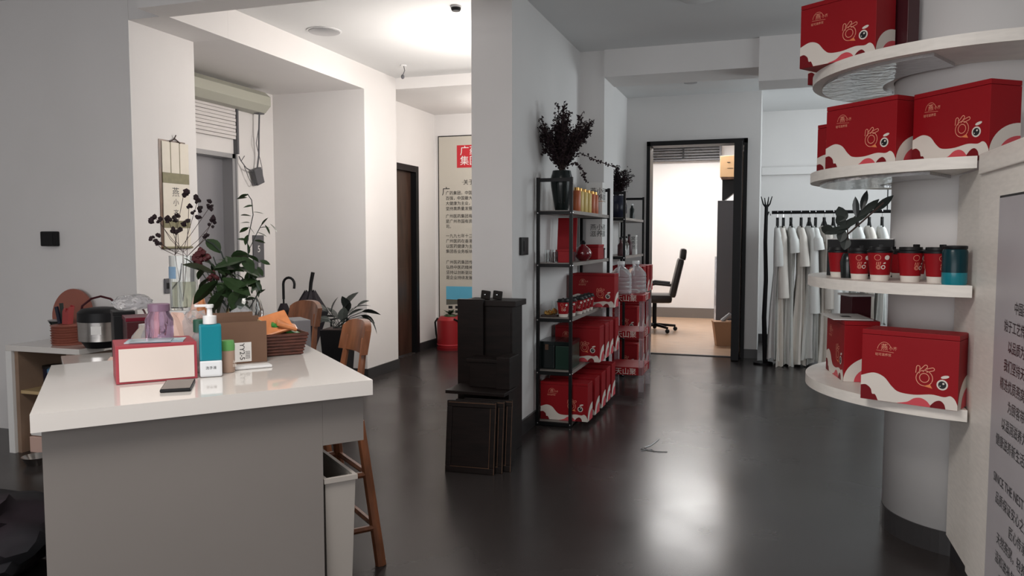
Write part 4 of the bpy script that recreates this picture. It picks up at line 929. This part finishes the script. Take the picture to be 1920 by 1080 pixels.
# hanging scroll on the pier
t = thing('hanging_scroll', 'cream hanging scroll with olive bands and black calligraphy on the pier', 'scroll', (-3.895, 4.25, 1.3))
part('scroll_top', rect(.004, .008, 0, .25, .49, .70), M['cream'], t); part('olive_band', rect(.004, .009, 0, .25, .42, .489), M['olive'], t); part('calligraphy_paper', rect(.004, .009, 0, .25, .165, .419), M['cream'], t)
part('olive_band', rect(.004, .009, 0, .25, .115, .164), M['olive'], t); part('scroll_bottom', rect(.004, .009, 0, .25, -.015, .114), M['cream'], t)
part('rod', MB().tube([(.012, -.01, -.02), (.012, .26, -.02)], .008, 8), M['olive'], t, True); part('backing', rect(0.0005, .003, -.025, .225, -.03, .71), M['darkedge'], t)
part('tapes', MB().box(.0085, .0095, .075, .08, .49, .70).box(.0085, .0095, .16, .165, .49, .70), M['olive'], t)
part('cord', MB().tube([(.01, .07, .70), (.01, .12, .725), (.01, .17, .70)], .004).tube([(.004, .12, .725), (.02, .12, .75)], .004), M['stem'], t)
for ch, z in (('燕', .335), ('小', .27), ('齐', .195)): text('lettering', ch, .07 if ch == '燕' else .055, M['pink'], t, (.0098, .115, z), (PI / 2, 0, PI / 2))
t = thing('wall_socket', 'grey socket plate low on the pier above the desk', 'switch', (-3.895, 4.24, .97)); part('plate', rect(0.0, .012, 0, .06, 0, .10, .003), M['grey'], t); part('rocker', rect(.0122, .014, .012, .048, .03, .07), M['bplast'], t)
# roller shutter
t = thing('roller_shutter', 'rolled-up shutter box with white slats above the lift door', 'shutter', (-4.6, 5.0, 2.2))
prof = [(0, .30), (.0, .49), (.14, .49), (.20, .44), (.20, .36), (.14, .30)]
part('shutter_box', MB().prism([(p_[0], p_[1]) for p_ in prof], -.30, 1.19, 'y'), M['shutter'], t)
for k in range(9): part('slat', rect(.02, .032 + .004 * (k % 2), -.3, .90, .03 + k * .031, .03 + k * .031 + .028, .003), M['slat'], t)
part('guide_rail', rect(.0, .045, .902, .925, -.1, .30), M['grey'], t)
t = thing('shutter_control', 'grey control box hanging on looped cables below the shutter', 'control box', (-4.6, 6.18, 1.92))
part('control_box', MB().box(.02, .07, -.055, .055, -.075, .075, .006, Matrix.Rotation(.35, 4, 'X')), M['grey'], t)
m = MB(); m.tube([(.08, .0, .58), (.07, 0, .4), (.05, .02, .2), (.045, .0, .08)], .008, 5).tube([(.08, 0, .5), (.06, -.03, .3), (.05, .06, .1), (.05, .08, -.04), (.05, .05, -.05)], .004, 4).tube([(.05, -.04, .03), (.06, -.18, .06), (.05, -.24, .12), (.05, -.27, .16)], .006, 4).tube([(.05, -.2, .08), (.05, -.14, -.02), (.05, -.08, -.09), (.05, -.03, -.07)], .004, 4).tube([(.05, -.24, .12), (.05, -.19, .17)], .004, 4)
part('cable', m, M['grey'], t); part('motor', MB().box(.05, .12, -.05, .03, .57, .65, .01), M['grey'], t)
t = thing('call_panel', 'grey lift call panel with white floor number 5', 'call panel', (-4.6, 6.14, .97)); part('plate', rect(0, .015, 0, .16, 0, .40, .004), M['grey'], t); text('lettering', '5', .09, M['paper'], t, (.0155, .08, .24), (PI / 2, 0, PI / 2)); part('button', rect(.0155, .02, .06, .10, .1, .14, .003), M['chrome'], t)
# umbrella stand, umbrellas
t = thing('umbrella_stand', 'black thin-legged metal umbrella stand by the column', 'umbrella stand', (-4.1, 6.15, 0))
part('top_frame', MB().tube([(-.3, -.15, .62), (.42, -.15, .62), (.42, .12, .62), (-.3, .12, .62), (-.3, -.15, .62)], .009), M['black'], t)
for x, y in ((-.3, -.15), (.42, -.15), (.42, .12), (-.3, .12)): part('leg', MB().tube([(x, y, 0), (x, y, .62)], .009), M['black'], t)
part('drip_tray', rect(-.3, .42, -.15, .12, .03, .05), M['black'], t)
q0 = spot(535, 583, .70)
t = thing('hooked_umbrella', 'folded black umbrella with curved crook handle', 'umbrella', (-4.24, 6.1, .06))
part('shaft', MB().tube([(0, 0, 0), (0, 0, .80)], .008), M['black'], t); part('canopy', MB().lathe([(.01, .03), (.035, .3), (.055, .62), (.03, .68)], 12), M['cloth'], t)
part('crook_handle', MB().tube([(0, 0, .72)] + [(.06 - .06 * math.cos(a), 0, .86 + .06 * math.sin(a)) for a in [PI * i / 8 for i in range(9)]] + [(.115, 0, .82)], .012, 8), M['bplast'], t, True)
t = thing('open_umbrella', 'half-open black umbrella with straight handle pointing up', 'umbrella', (-3.99, 6.15, .05), 0.3)
m = MB(); n = 16; top = m.b.verts.new((0, 0, .15)); rg = []
for i in range(n):
    r = .17 if i % 2 == 0 else .12; rg.append(m.b.verts.new((r * math.cos(2 * PI * i / n), r * math.sin(2 * PI * i / n), .62)))
rg2 = [m.b.verts.new((.045 * math.cos(2 * PI * i / n), .045 * math.sin(2 * PI * i / n), .80 + (.02 if i % 2 else -.005))) for i in range(n)]
for i in range(n): m.b.faces.new((top, rg[i], rg[(i + 1) % n])); m.b.faces.new((rg[i], rg2[i], rg2[(i + 1) % n], rg[(i + 1) % n]))
part('canopy', m, M['cloth'], t); part('shaft', MB().tube([(0, 0, .0), (0, 0, .80)], .006), M['black'], t); part('handle', MB().tube([(0, 0, .78), (.01, 0, .88), (.03, 0, .98)], .016, 8, .018), M['bplast'], t, True)
# potted plant
q = spot(640, 612, .60)
t = thing('potted_plant', 'black tapered square pot with dark oval-leaved plant before the column', 'plant', (-3.34, 5.55, 0), .2)
part('pot', MB().taper(.075, .075, .115, .115, 0, .60), M['bplast'], t); part('soil', rect(-.10, .10, -.10, .10, .6005, .605), M['stem'], t)
lp = leaf_me(.14, .10, .25); st = MB()
sc3 = 6.35 / F
def o3(px, py, d=0): return Matrix.Rotation(-.2, 3, 'Z') @ (Rv * ((px - 634) * sc3) + Dv * d) + Vector((0, 0, .60 + (614 - py) * sc3))
for (x, y, a, s_) in ((620, 585, 80, 1.0), (640, 578, 60, 1.3), (662, 575, 20, 1), (680, 582, 5, 1.1), (692, 592, -50, 1.1), (675, 590, -20, .9), (612, 583, 140, 1), (600, 590, 170, 1), (630, 595, 120, .9), (655, 590, 40, 1), (665, 597, 10, .9), (645, 600, 90, .9), (622, 600, 150, .8), (670, 572, 40, .8), (610, 598, 190, .8), (650, 583, 100, 1)):
    r = math.radians(a); d = random.uniform(-.08, .08); e = o3(x, y, d)
    st.tube([Vector((random.uniform(-.04, .04), random.uniform(-.04, .04), .60)), e * .5 + Vector((0, 0, .33)), e], .003, 4)
    place_leaf(lp, e, Rv * math.cos(r) + Vector((0, 0, math.sin(r))) + Dv * random.uniform(-.3, .3), M['leafg'], t, random.uniform(-.6, .6), s_)
part('stems', st, M['leafg'], t)

# ================================================================== HALL END: poster, red drum
t = thing('wall_poster', 'tall beige company poster with red square emblem on the hall end wall', 'poster', (-3.85, 8.78, .33))
part('poster_frame', rect(0, 1.2, -.016, -.001, 0, 2.25), M['black'], t); part('poster_sheet', rect(.012, 1.188, -.018, -.0165, .012, 2.238), M['poster'], t)
part('red_emblem', rect(.25, .56, -.0205, -.0185, 1.86, 2.13), mat('poster_red', (.50, .02, .03), .5), t)
text('lettering', '广药\n集团', .12, M['paper'], t, (.41, -.0215, 2.02), (PI / 2, 0, 0), line=1.0)
text('lettering', '·关于广药·', .07, M['pink'], t, (.47, -.0215, 1.66), (PI / 2, 0, 0))
PT = (1.52, ['广药集团，中国企业五百强，中国制造业', '百强，中国最大制药工业集团，以医药', '大健康为主业，连续多年位居行业第一', '坚持高质量发展，重点建设。'], 1.24, ['广州医药集团有限公司成立于一九九六年', '是广州市国有资产授权经营的企业', '司。'], 1.00, ['一九九七年十二月，改组广州药业股份有限', '广州医药在香港和上海两地上市，成为', '以医药健康为主的大型企业集团，推动', '集团各业务板块发展的新征程。'], .68, ['广州医药集团传承中华老字号品牌文化', '弘扬中医药精神，打造现代健康产业', '坚持以创新驱动发展，广大客户的信赖', '是企业持续发展的动力源泉。'])
for k in range(0, len(PT), 2):
    for j, s_ in enumerate(PT[k + 1]): text('text_line', s_, .050, M['pink'], t, (.10, -.0215, PT[k] - j * .063 + .02), (PI / 2, 0, 0), 'LEFT')
text('text_line', '广', .11, M['pink'], t, (.05, -.0215, 1.54), (PI / 2, 0, 0), 'LEFT')
ph = part('photo_print', rect(.10, 1.1, -.0205, -.0185, .02, .42), M['sky'], t)
part('tree_print', MB().box(.101, 1.1, -.0215, -.0206, .19, .26), M['tree'], t); part('building_print', MB().prism([(.101, .02), (.9, .02), (.9, .25), (.101, .19)], -.0225, -.0216, 'y'), M['poster'], t)
m = MB()
for r_ in range(3):
    for c_ in range(8): m.box(.13 + c_ * .09, .185 + c_ * .09, -.0232, -.0226, .035 + r_ * .055 + c_ * .002, .07 + r_ * .055 + c_ * .002)
tag(part('window_print', m, M['pink'], t), kind='stuff')
q = spot(843, 655, 0)
t = thing('red_drum', 'red canvas drum with black carrying straps at the hall end', 'drum', (q.x, q.y + .02, 0))
part('drum_body', MB().lathe([(.15, .03), (.155, .08), (.158, .36), (.12, .40)], 28), M['extred'], t, True); part('base_ring', MB().lathe([(.16, 0), (.16, .03)], 28), M['redd'], t, True); part('seam', MB().lathe([(.1595, .062), (.1595, .07)], 28), M['ppink'], t)
part('strap', MB().tube([(-.12, -.10, .38), (-.17, -.06, .33), (-.175, -.02, .18), (-.16, 0, .08)], .012), M['black'], t); part('strap', MB().tube([(.10, -.12, .38), (.17, -.06, .33), (.175, -.02, .2), (.17, 0, .10)], .012), M['black'], t)
t2 = thing('small_plant', 'little green plant sprouting above the red drum', 'plant', (q.x, q.y + .02, .402)); ls3 = leaf_me(.10, .045, .3)
part('moss_pad', MB().lathe([(.08, 0), (.06, .02)], 12), M['leaf'], t2)
for k in range(9): a = 2 * PI * k / 9; place_leaf(ls3, (0, 0, .018), (math.cos(a), math.sin(a), .55 + .3 * (k % 3)), M['leaf'], t2, 0, 1)
t = thing('grey_canister', 'small grey canister beside the red drum', 'canister', (q.x + .215, q.y + .0, 0)); part('canister_body', MB().lathe([(.045, 0), (.045, .26), (.02, .29)], 16), M['grey'], t, True); part('canister_cap', MB().lathe([(.022, .29), (.022, .31)], 12), M['bplast'], t, True)

# ================================================================== DARK FURNITURE AT THE MIDDLE WALL END
t = thing('dark_cabinet', 'tall dark wooden cabinet against the end of the middle wall', 'cabinet', (-1.66, 4.60, 0))
part('cabinet_body', rect(-.15, .165, -.07, .13, 0, .92, .003), M['darkwood'], t); part('cabinet_top', rect(-.165, .19, -.085, .14, .921, .957, .003), M['darkwood'], t); part('door', rect(-.14, .155, -.077, -.0705, .05, .88, .002), M['darkwood'], t)
t = thing('dark_plank', 'wide dark board leaning in front of the tall dark cabinet', 'board', (-1.755, 4.49, 0)); part('board_body', rect(-.085, .085, -.015, .015, 0, .965, .002), M['darkwood'], t); part('edge_strip', rect(-.085, .085, -.0165, -.0155, .93, .96), M['darkwood'], t)
for i, x in enumerate((-1.70, -1.62)):
    t = thing('riveted_handle', ('left' if i == 0 else 'right') + ' dark riveted handle sticking up above the dark cabinet', 'handle', (x, 4.60, .958), 0, 'riveted handles on the dark cabinet')
    part('grip', MB().box(-.03, .03, -.01, .01, 0, .055, .006, Matrix.Rotation(.12, 4, 'Y')), M['darkwood'], t); part('rivet', MB().ball((0, -.011, .03), .006, 1), M['chrome'], t)
t = thing('dark_bench', 'low dark bench with overhanging top stacked before the cabinet', 'bench', (-1.59, 4.30, 0))
part('bench_top', rect(-.205, .165, -.13, .10, .43, .45, .003), M['darkwood'], t)
part('side_board', rect(.085, .155, -.02, .12, 0, .429, .002), M['darkwood'], t)
part('back_board', rect(-.17, .084, .085, .12, 0, .429), M['darkwood'], t)
t = thing('dark_stool', 'dark square block stool on top of the low bench', 'stool', (-1.585, 4.34, .451)); part('block', rect(-.11, .07, -.03, .12, 0, .15, .002), M['darkwood'], t); part('end_board', rect(.0705, .155, -.06, .12, 0, .19, .003), M['darkwood'], t)
part('block_top', rect(-.13, .07, -.04, .12, .151, .17, .002), M['darkwood'], t)
for i, (dx, dy, s_) in enumerate(((0, 0, 1), (.035, .045, 1.0), (.07, .09, 1.0))):
    t = thing('framed_panel', ('frontmost', 'middle', 'rearmost')[i] + ' of the three dark framed panels leaning at the bench', 'panel', (-1.60 + dx, 4.085 + dy - .02, 0), math.radians(3), 'leaning framed panels')
    t.rotation_euler = (math.radians(-7), 0, math.radians(3))
    w2 = .148; H_ = .41
    for nm, bx in (('frame_rail', (-w2, w2, -.012, .012, 0, .035)), ('frame_rail', (-w2, w2, -.012, .012, H_ - .035, H_)), ('frame_stile', (-w2, -w2 + .032, -.012, .012, .0355, H_ - .0355)), ('frame_stile', (w2 - .032, w2, -.012, .012, .0355, H_ - .0355))): part(nm, rect(*bx, .003), M['darkwood'], t)
    part('inner_panel', rect(-w2 + .032, w2 - .032, -.004, .006, .036, H_ - .036), M['darkwood'], t)
    part('worn_edge', MB().box(-w2 + .03, w2 - .03, -.0135, -.0122, .033, .036).box(w2 - .034, w2 - .031, -.0135, -.0122, .036, H_ - .036).box(-w2 + .01, w2 - .005, -.0135, -.0122, H_ - .012, H_ - .008).box(w2 - .004, w2 - .001, -.0135, -.0122, .0, H_), M['darkedge'], t)

# ================================================================== ALCOVE: dresses
t = thing('garment_rail', 'long black garment rail along the alcove', 'clothes rail', (0.05, 8.75, 1.615))
part('rail', MB().tube([(-.02, 0, 0), (2.35, 0, 0)], .018, 10), M['black'], t)
part('wall_bracket', MB().tube([(2.3, 0, 0), (2.3, 0, -1.615)], .014, 8), M['black'], t); part('wall_bracket', MB().tube([(1.1, 0, 0), (1.1, 0, 1.335)], .006, 6), M['black'], t)
t = thing('coat_tree', 'black branch-like coat stand at the left end of the garment rail', 'coat stand', (-.025, 8.62, 0))
part('trunk', MB().tube([(.02, 0, .03), (0, .0, .5), (.01, 0, .9), (-.004, 0, 1.3), (.0, 0, 1.68)], .026, 8, .018), M['black'], t, True)
part('base_plate', MB().lathe([(.10, 0), (.10, .02), (.03, .035)], 20), M['black'], t)
for dx, dz in ((-.055, .1), (-.02, .085), (.02, .095), (.055, .10), (.045, -.10)): part('branch', MB().tube([(0, 0, 1.66 + min(dz, 0)), (dx * .6, 0, 1.70 + min(dz, 0) * .8), (dx, 0, 1.68 + abs(dz) + min(dz, 0) * 2)], .012, 6, .005), M['black'], t)
def dress(i, x, L, wd, flare, mt, sleeve, lab):
    random.seed(100 + i)
    t = thing('dress', lab, 'dress', (x, 8.75, 1.60), 0, 'white dresses on the garment rail')
    top = -.13; m = MB(); n = 28; rings = []; ph = random.uniform(0, 6)
    prof = [(0, .025, .04), (.02, .04, .17), (.12, .045, .19), (.35, .036 * wd, .17), (.6, .042 * wd * flare, .22), (.85, .050 * wd * flare, .25), (1, .058 * wd * flare, .27)]
    for f_, a, b_ in prof:
        r_ = []
        for k in range(n):
            th = 2 * PI * k / n; wv = 1 + (.03 + .20 * f_) * math.sin(7 * th + ph) + (.10 * f_) * math.sin(12 * th + ph * 2)
            r_.append(m.b.verts.new((a * wv * math.cos(th) + .01 * math.sin(5 * f_ + ph), b_ * wv * math.sin(th), top - f_ * L + (.02 * math.sin(3 * th + ph) if f_ == 1 else 0))))
        rings.append(r_)
    for A, B in zip(rings, rings[1:]):
        for k in range(n): m.b.faces.new((A[k], A[(k + 1) % n], B[(k + 1) % n], B[k]))
    m.b.faces.new(rings[0]); part('dress_body', m, mt, t, True)
    for s_ in (-1, 1):
        sl = MB(); sl.tube([(0, s_ * .17, top - .04), (.015, s_ * .225, top - .12), (.02, s_ * .25, top - sleeve * .55), (.035, s_ * .25, top - sleeve)], .03, 10, .055); part('sleeve', sl, mt, t, True)
    hg = part('hanger', MB().tube([(0, -.16, top - .012), (0, -.08, top + .035), (0, 0, top + .075), (0, .08, top + .035), (0, .16, top - .012)], .008, 6).tube([(0, 0, top + .09), (0, -.0, top - .01)], .017, 6), M['bplast'], t, True)
    part('hook', MB().tube([(0, 0, top + .09), (0, 0, .015), (0, -.018, .033), (0, -.024, .015)], .003, 5), M['chrome'], hg)
    t.rotation_euler = (0, 0, random.uniform(-.12, .16))
DR_ = [(1455, 1.40, 1.0, 1.2, 'dress', .42), (1466, 1.46, 1.0, 1.1, 'dressw', .75), (1480, 1.46, 1.0, 1.1, 'dress', .28), (1499, 1.45, 1.2, 1.3, 'dressw', .42), (1514, 1.38, 1.1, 1.2, 'dress', .90), (1526, 1.42, .9, 1.2, 'dress', .25), (1542, 1.40, 1.2, 1.4, 'dressw', .85), (1559, 1.2, 1.0, 1.2, 'dress', .9), (1572, 1.1, 1.0, 1.2, 'dress', .5), (1604, 1.0, 1.0, 1.0, 'dress', .4), (1626, 1.0, 1.0, 1.2, 'dressw', .4), (1650, 1.0, 1.0, 1.0, 'dress', .4)]
DL = ['white dress with mid-length sleeve at the far left of the rail by the coat stand', 'ivory dress with long sleeve, second from the coat stand', 'white short-sleeved dress, third from the coat stand', 'ivory wide dress with puffed sleeve, fourth from the coat stand', 'white dress with very long sleeve, fifth from the coat stand', 'white cap-sleeved dress, sixth from the coat stand', 'ivory flared long dress just left of the round shelf edge', 'white dress directly behind the black pot plant leaves', 'shorter white dress seen behind the red cups left end', 'third garment from the right end of the visible rail', 'ivory garment second from the right end of the visible rail', 'rightmost white garment before the column on the rail']
def rail_x(px): a = math.atan((px - 960) / F / math.cos(PITCH)) - YAW; return math.tan(a) * 8.75
for i, (px, L, wd, fl_, c, sv) in enumerate(DR_): dress(i, rail_x(px), L, wd, fl_, M[c], sv, DL[i])
random.seed(77)
# ================================================================== OFFICE
def office_chair():
    t = thing('office_chair', 'black high-backed office chair on castors beyond the doorway', 'office chair', (-1.53, 11.15, .004), math.radians(8))
    for k in range(5):
        a = 2 * PI * k / 5 + .3; e = (math.cos(a) * .31, math.sin(a) * .31)
        lg = part('base_arm', MB().tube([(0, 0, .10), (e[0], e[1], .075)], .025, 6, .018), M['bplast'], t); part('castor', MB().ball((e[0], e[1], .032), .032, 2), M['bplast'], lg, True)
    part('gas_lift', MB().lathe([(.03, .1), (.03, .42)], 12), M['bplast'], t, True); part('seat', MB().box(-.26, .24, -.25, .25, .42, .54, .045), M['leather'], t, True)
    part('backrest', MB().box(-.045, .045, -.24, .24, 0, .56, .04, Matrix.Translation((.24, 0, .50)) @ Matrix.Rotation(.22, 4, 'Y')), M['leather'], t, True)
    part('headrest', MB().box(-.04, .05, -.15, .15, 0, .17, .04, Matrix.Translation((.375, 0, 1.02)) @ Matrix.Rotation(.10, 4, 'Y')), M['leather'], t, True)
    for s_ in (-1, 1): part('armrest', MB().tube([(-.12, s_ * .28, .50), (-.12, s_ * .30, .66), (.0, s_ * .30, .70), (.22, s_ * .28, .68)], .022, 6), M['bplast'], t, True)
office_chair()
t = thing('office_desk', 'dark desk edge with small black gadget left of the office chair', 'desk', (-2.0, 11.0, .004)); part('desktop', rect(-.5, .22, -.4, .5, .70, .73), M['bplast'], t); part('side_panel', rect(.18, .21, -.38, .48, 0, .70), M['bplast'], t)
t = thing('desk_telephone', 'small black gadget with loop on the office desk', 'telephone', (-1.86, 10.9, .735)); part('telephone_body', rect(-.09, .06, -.08, .08, 0, .05, .01), M['bplast'], t); part('telephone_handset', MB().tube([(-.06, 0, .05), (-.04, 0, .14), (.0, 0, .18), (.05, 0, .10), (.07, 0, .04)], .018, 6), M['bplast'], t, True)
t = thing('grey_cabinet', 'tall dark grey metal cabinet inside the office', 'cabinet', (-.40, 10.75, .004)); part('cabinet_body', rect(-.245, .235, -.15, .35, 0, 1.83, .004), M['grey'], t); part('door', rect(-.24, .0, -.156, -.1505, .05, 1.80), M['grey'], t); part('door', rect(.004, .23, -.156, -.1505, .05, 1.80), M['grey'], t); part('handle', rect(-.03, -.015, -.17, -.1565, .95, 1.1), M['chrome'], t)
t = thing('wrapped_panel', 'shiny film-wrapped panel standing left of the grey cabinet', 'panel', (-.72, 12.4, .004)); part('panel_body', rect(-.06, .14, -.03, .03, 0, 1.02, .004), mat('silver_film', (.5, .5, .52), .15, metal=.6, bump=.4, bscale=12), t); part('cap_strip', rect(-.06, .14, -.032, .032, 1.0205, 1.05), M['greyl'], t)
t = thing('wall_box', 'beige wooden box fixed high on the office wall', 'box', (-.45, 11.6, 2.2)); part('box_body', rect(-.22, .28, -.2, .2, 0, .30, .006), M['beige'], t); part('lower_edge', rect(-.20, .28, -.19, .19, -.03, -.0005), M['darkedge'], t)
part('vent_slot', rect(-.12, -.08, -.203, -.2005, .2, .21), M['pink'], t); part('vent_slot', rect(-.12, -.04, -.203, -.2005, .12, .125), M['pink'], t)
t = thing('black_bracket', 'black bracket below the beige box in the office', 'bracket', (-.50, 11.6, 1.86)); part('bracket_body', MB().prism([(-.14, 0), (-.10, .02), (.02, .12), (.06, .30), (-.14, .305)], -.1, .1, 'y'), M['bplast'], t); part('bracket_plate', rect(-.14, .40, -.1, .1, .306, .309), M['black'], t)
t = thing('ceiling_grille', 'long slatted vent grille high on the far office wall', 'vent', (-1.25, 13.05, 2.70))
part('grille_frame', MB().box(-.75, .50, .0, .14, -.09, -.07).box(-.75, .50, 0, .14, .12, .14).box(-.75, -.72, 0, .14, -.07, .12).box(.47, .50, 0, .14, -.07, .12), M['grey'], t)
for k in range(4): part('slat', rect(-.72, .47, .02, .12, -.05 + k * .045, -.03 + k * .045), M['grey'], t)
tq = part('divider', rect(-.12, -.09, .0, .02, -.07, .12), M['black'], t)
q = spot(1350, 650, 0)
t = thing('paper_bag', 'brown kraft paper bag on the office floor by the door leaf', 'bag', (q.x + .04, q.y + .12, .005), .2)
part('bag_body', MB().taper(.10, .09, .14, .11, 0, .30), M['kraft'], t); part('rolled_papers', MB().tube([(-.03, 0, .30), (.06, 0, .38), (.14, 0, .33)], .03, 8), M['greyl'], t, True); part('rim', MB().box(-.142, .142, -.112, -.108, .28, .302).box(-.142, -.138, -.108, .112, .28, .302), M['kraft'], t)

# ================================================================== CEILING FIXTURES, FLOOR ITEMS
def puck(name, lab, x, y, z, r, h, m_, cat, ring=None, seg=24):
    t = thing(name, lab, cat, (x, y, z)); part('housing', MB().lathe([(r, 0), (r, -h * .6), (r * .8, -h)], seg), m_, t, True); part('trim_ring', MB().lathe([(r * 1.12, 0), (r * 1.12, -h * .3)], seg), ring or M['white'], t, True); return t
puck('ceiling_speaker', 'flush pale disc on the hall ceiling', -3.308, 5.358, CZ - .001, .12, .015, M['greyl'], 'ceiling lamp')
puck('smoke_detector', 'small dark detector on the hall ceiling near the middle wall', -2.092, 5.086, CZ - .001, .035, .03, M['bplast'], 'detector')
t = puck('octagonal_lamp', 'unlit eight-sided ceiling lamp at the top picture edge', -.47, 5.30, CZ - .001, .15, .04, M['ceil'], 'ceiling lamp', M['greyl'], 8)
puck('recessed_lamp', 'unlit recessed lamp before the office doorway', -.797, 8.30, CZ - .001, .07, .008, M['greyl'], 'ceiling lamp')
puck('recessed_lamp', 'unlit recessed lamp in the alcove ceiling', .35, 8.30, CZ - .001, .07, .008, M['greyl'], 'ceiling lamp')
p = spot(757, 122, 2.95)
t = thing('bare_bulb', 'small bare bulb hanging on a short wire in the hall', 'bulb', (p.x, p.y, CZ - .001)); part('ceiling_rose', MB().lathe([(.03, 0), (.03, -.01)], 16), M['white'], t, True); part('wire', MB().tube([(0, 0, -.01), (.01, 0, -.05), (-.01, 0, -.09)], .004), M['grey'], t); part('bulb_body', MB().ball((-.012, 0, -.105), .017, 2, (1, 1, 1.3)), M['grey'], t, True)
t = thing('office_ceiling_panel', 'lit square ceiling panel inside the office', 'ceiling lamp', (-1.1, 11.6, 2.925)); part('panel_frame', rect(-.48, .48, -.48, .48, 0, .024), M['white'], t); part('diffuser', rect(-.45, .45, -.45, .45, -.004, -.0005), M['panelon'], t)
t = thing('hall_pendant', 'lit round lamp hidden behind the middle wall in the hall', 'ceiling lamp', (-2.15, 5.75, 2.25)); 
part('rod', MB().tube([(0, 0, .12), (0, 0, .699)], .006), M['black'], t); part('shade_ring', MB().lathe([(.07, .10), (.02, .12)], 20, cap0=False), M['black'], t)
# black cloth bag at bottom left
m = MB().ball((0, 0, 0), 1, 4)
from mathutils import noise as NZ
for v in m.b.verts:
    k = 1 + .30 * NZ.noise(v.co * 1.8) + .16 * NZ.noise(v.co * 5); v.co = Vector((v.co.x * .48 * k, v.co.y * .42 * k, max(v.co.z * k, -.75) * .21 + .158))
t = thing('black_cloth_bag', 'slumped black cloth bag on the floor at the lower left', 'bag', (-3.06, 2.06, 0)); part('bag_body', m, M['cloth'], t, True)
part('bag_strap', MB().tube([(.3, -.36, .15), (.42, -.42, .02), (.48, -.34, .008), (.56, -.30, .008)], .009), M['black'], t)
t = thing('floor_bowl', 'steel bowl on the floor between cabinet and counter', 'bowl', (-3.55, 3.12, 0)); q = spot(72, 868, 0.02); t.location = (q.x - .05, q.y + .03, 0); part('bowl_body', MB().lathe([(.05, 0), (.08, .05), (.078, .05), (.048, .006)], 20), M['steel'], t, True)
m = MB(); q = spot(1215, 845, 0)
for pts in ([(0, 0), (-.03, .06), (.0, .12), (.02, .22), (.03, .30)], [(-.05, .03), (.0, .0), (.06, -.01), (.12, .0)], [(-.04, -.02), (.02, .03), (.04, -.02)]):
    m.tube([(q.x + a, q.y + c, .003) for a, c in pts], .0025, 4)
o = part('floor_scrap', m, M['greyl']); tag(o, 'thin scrap of torn film lying on the dark floor', 'scrap')
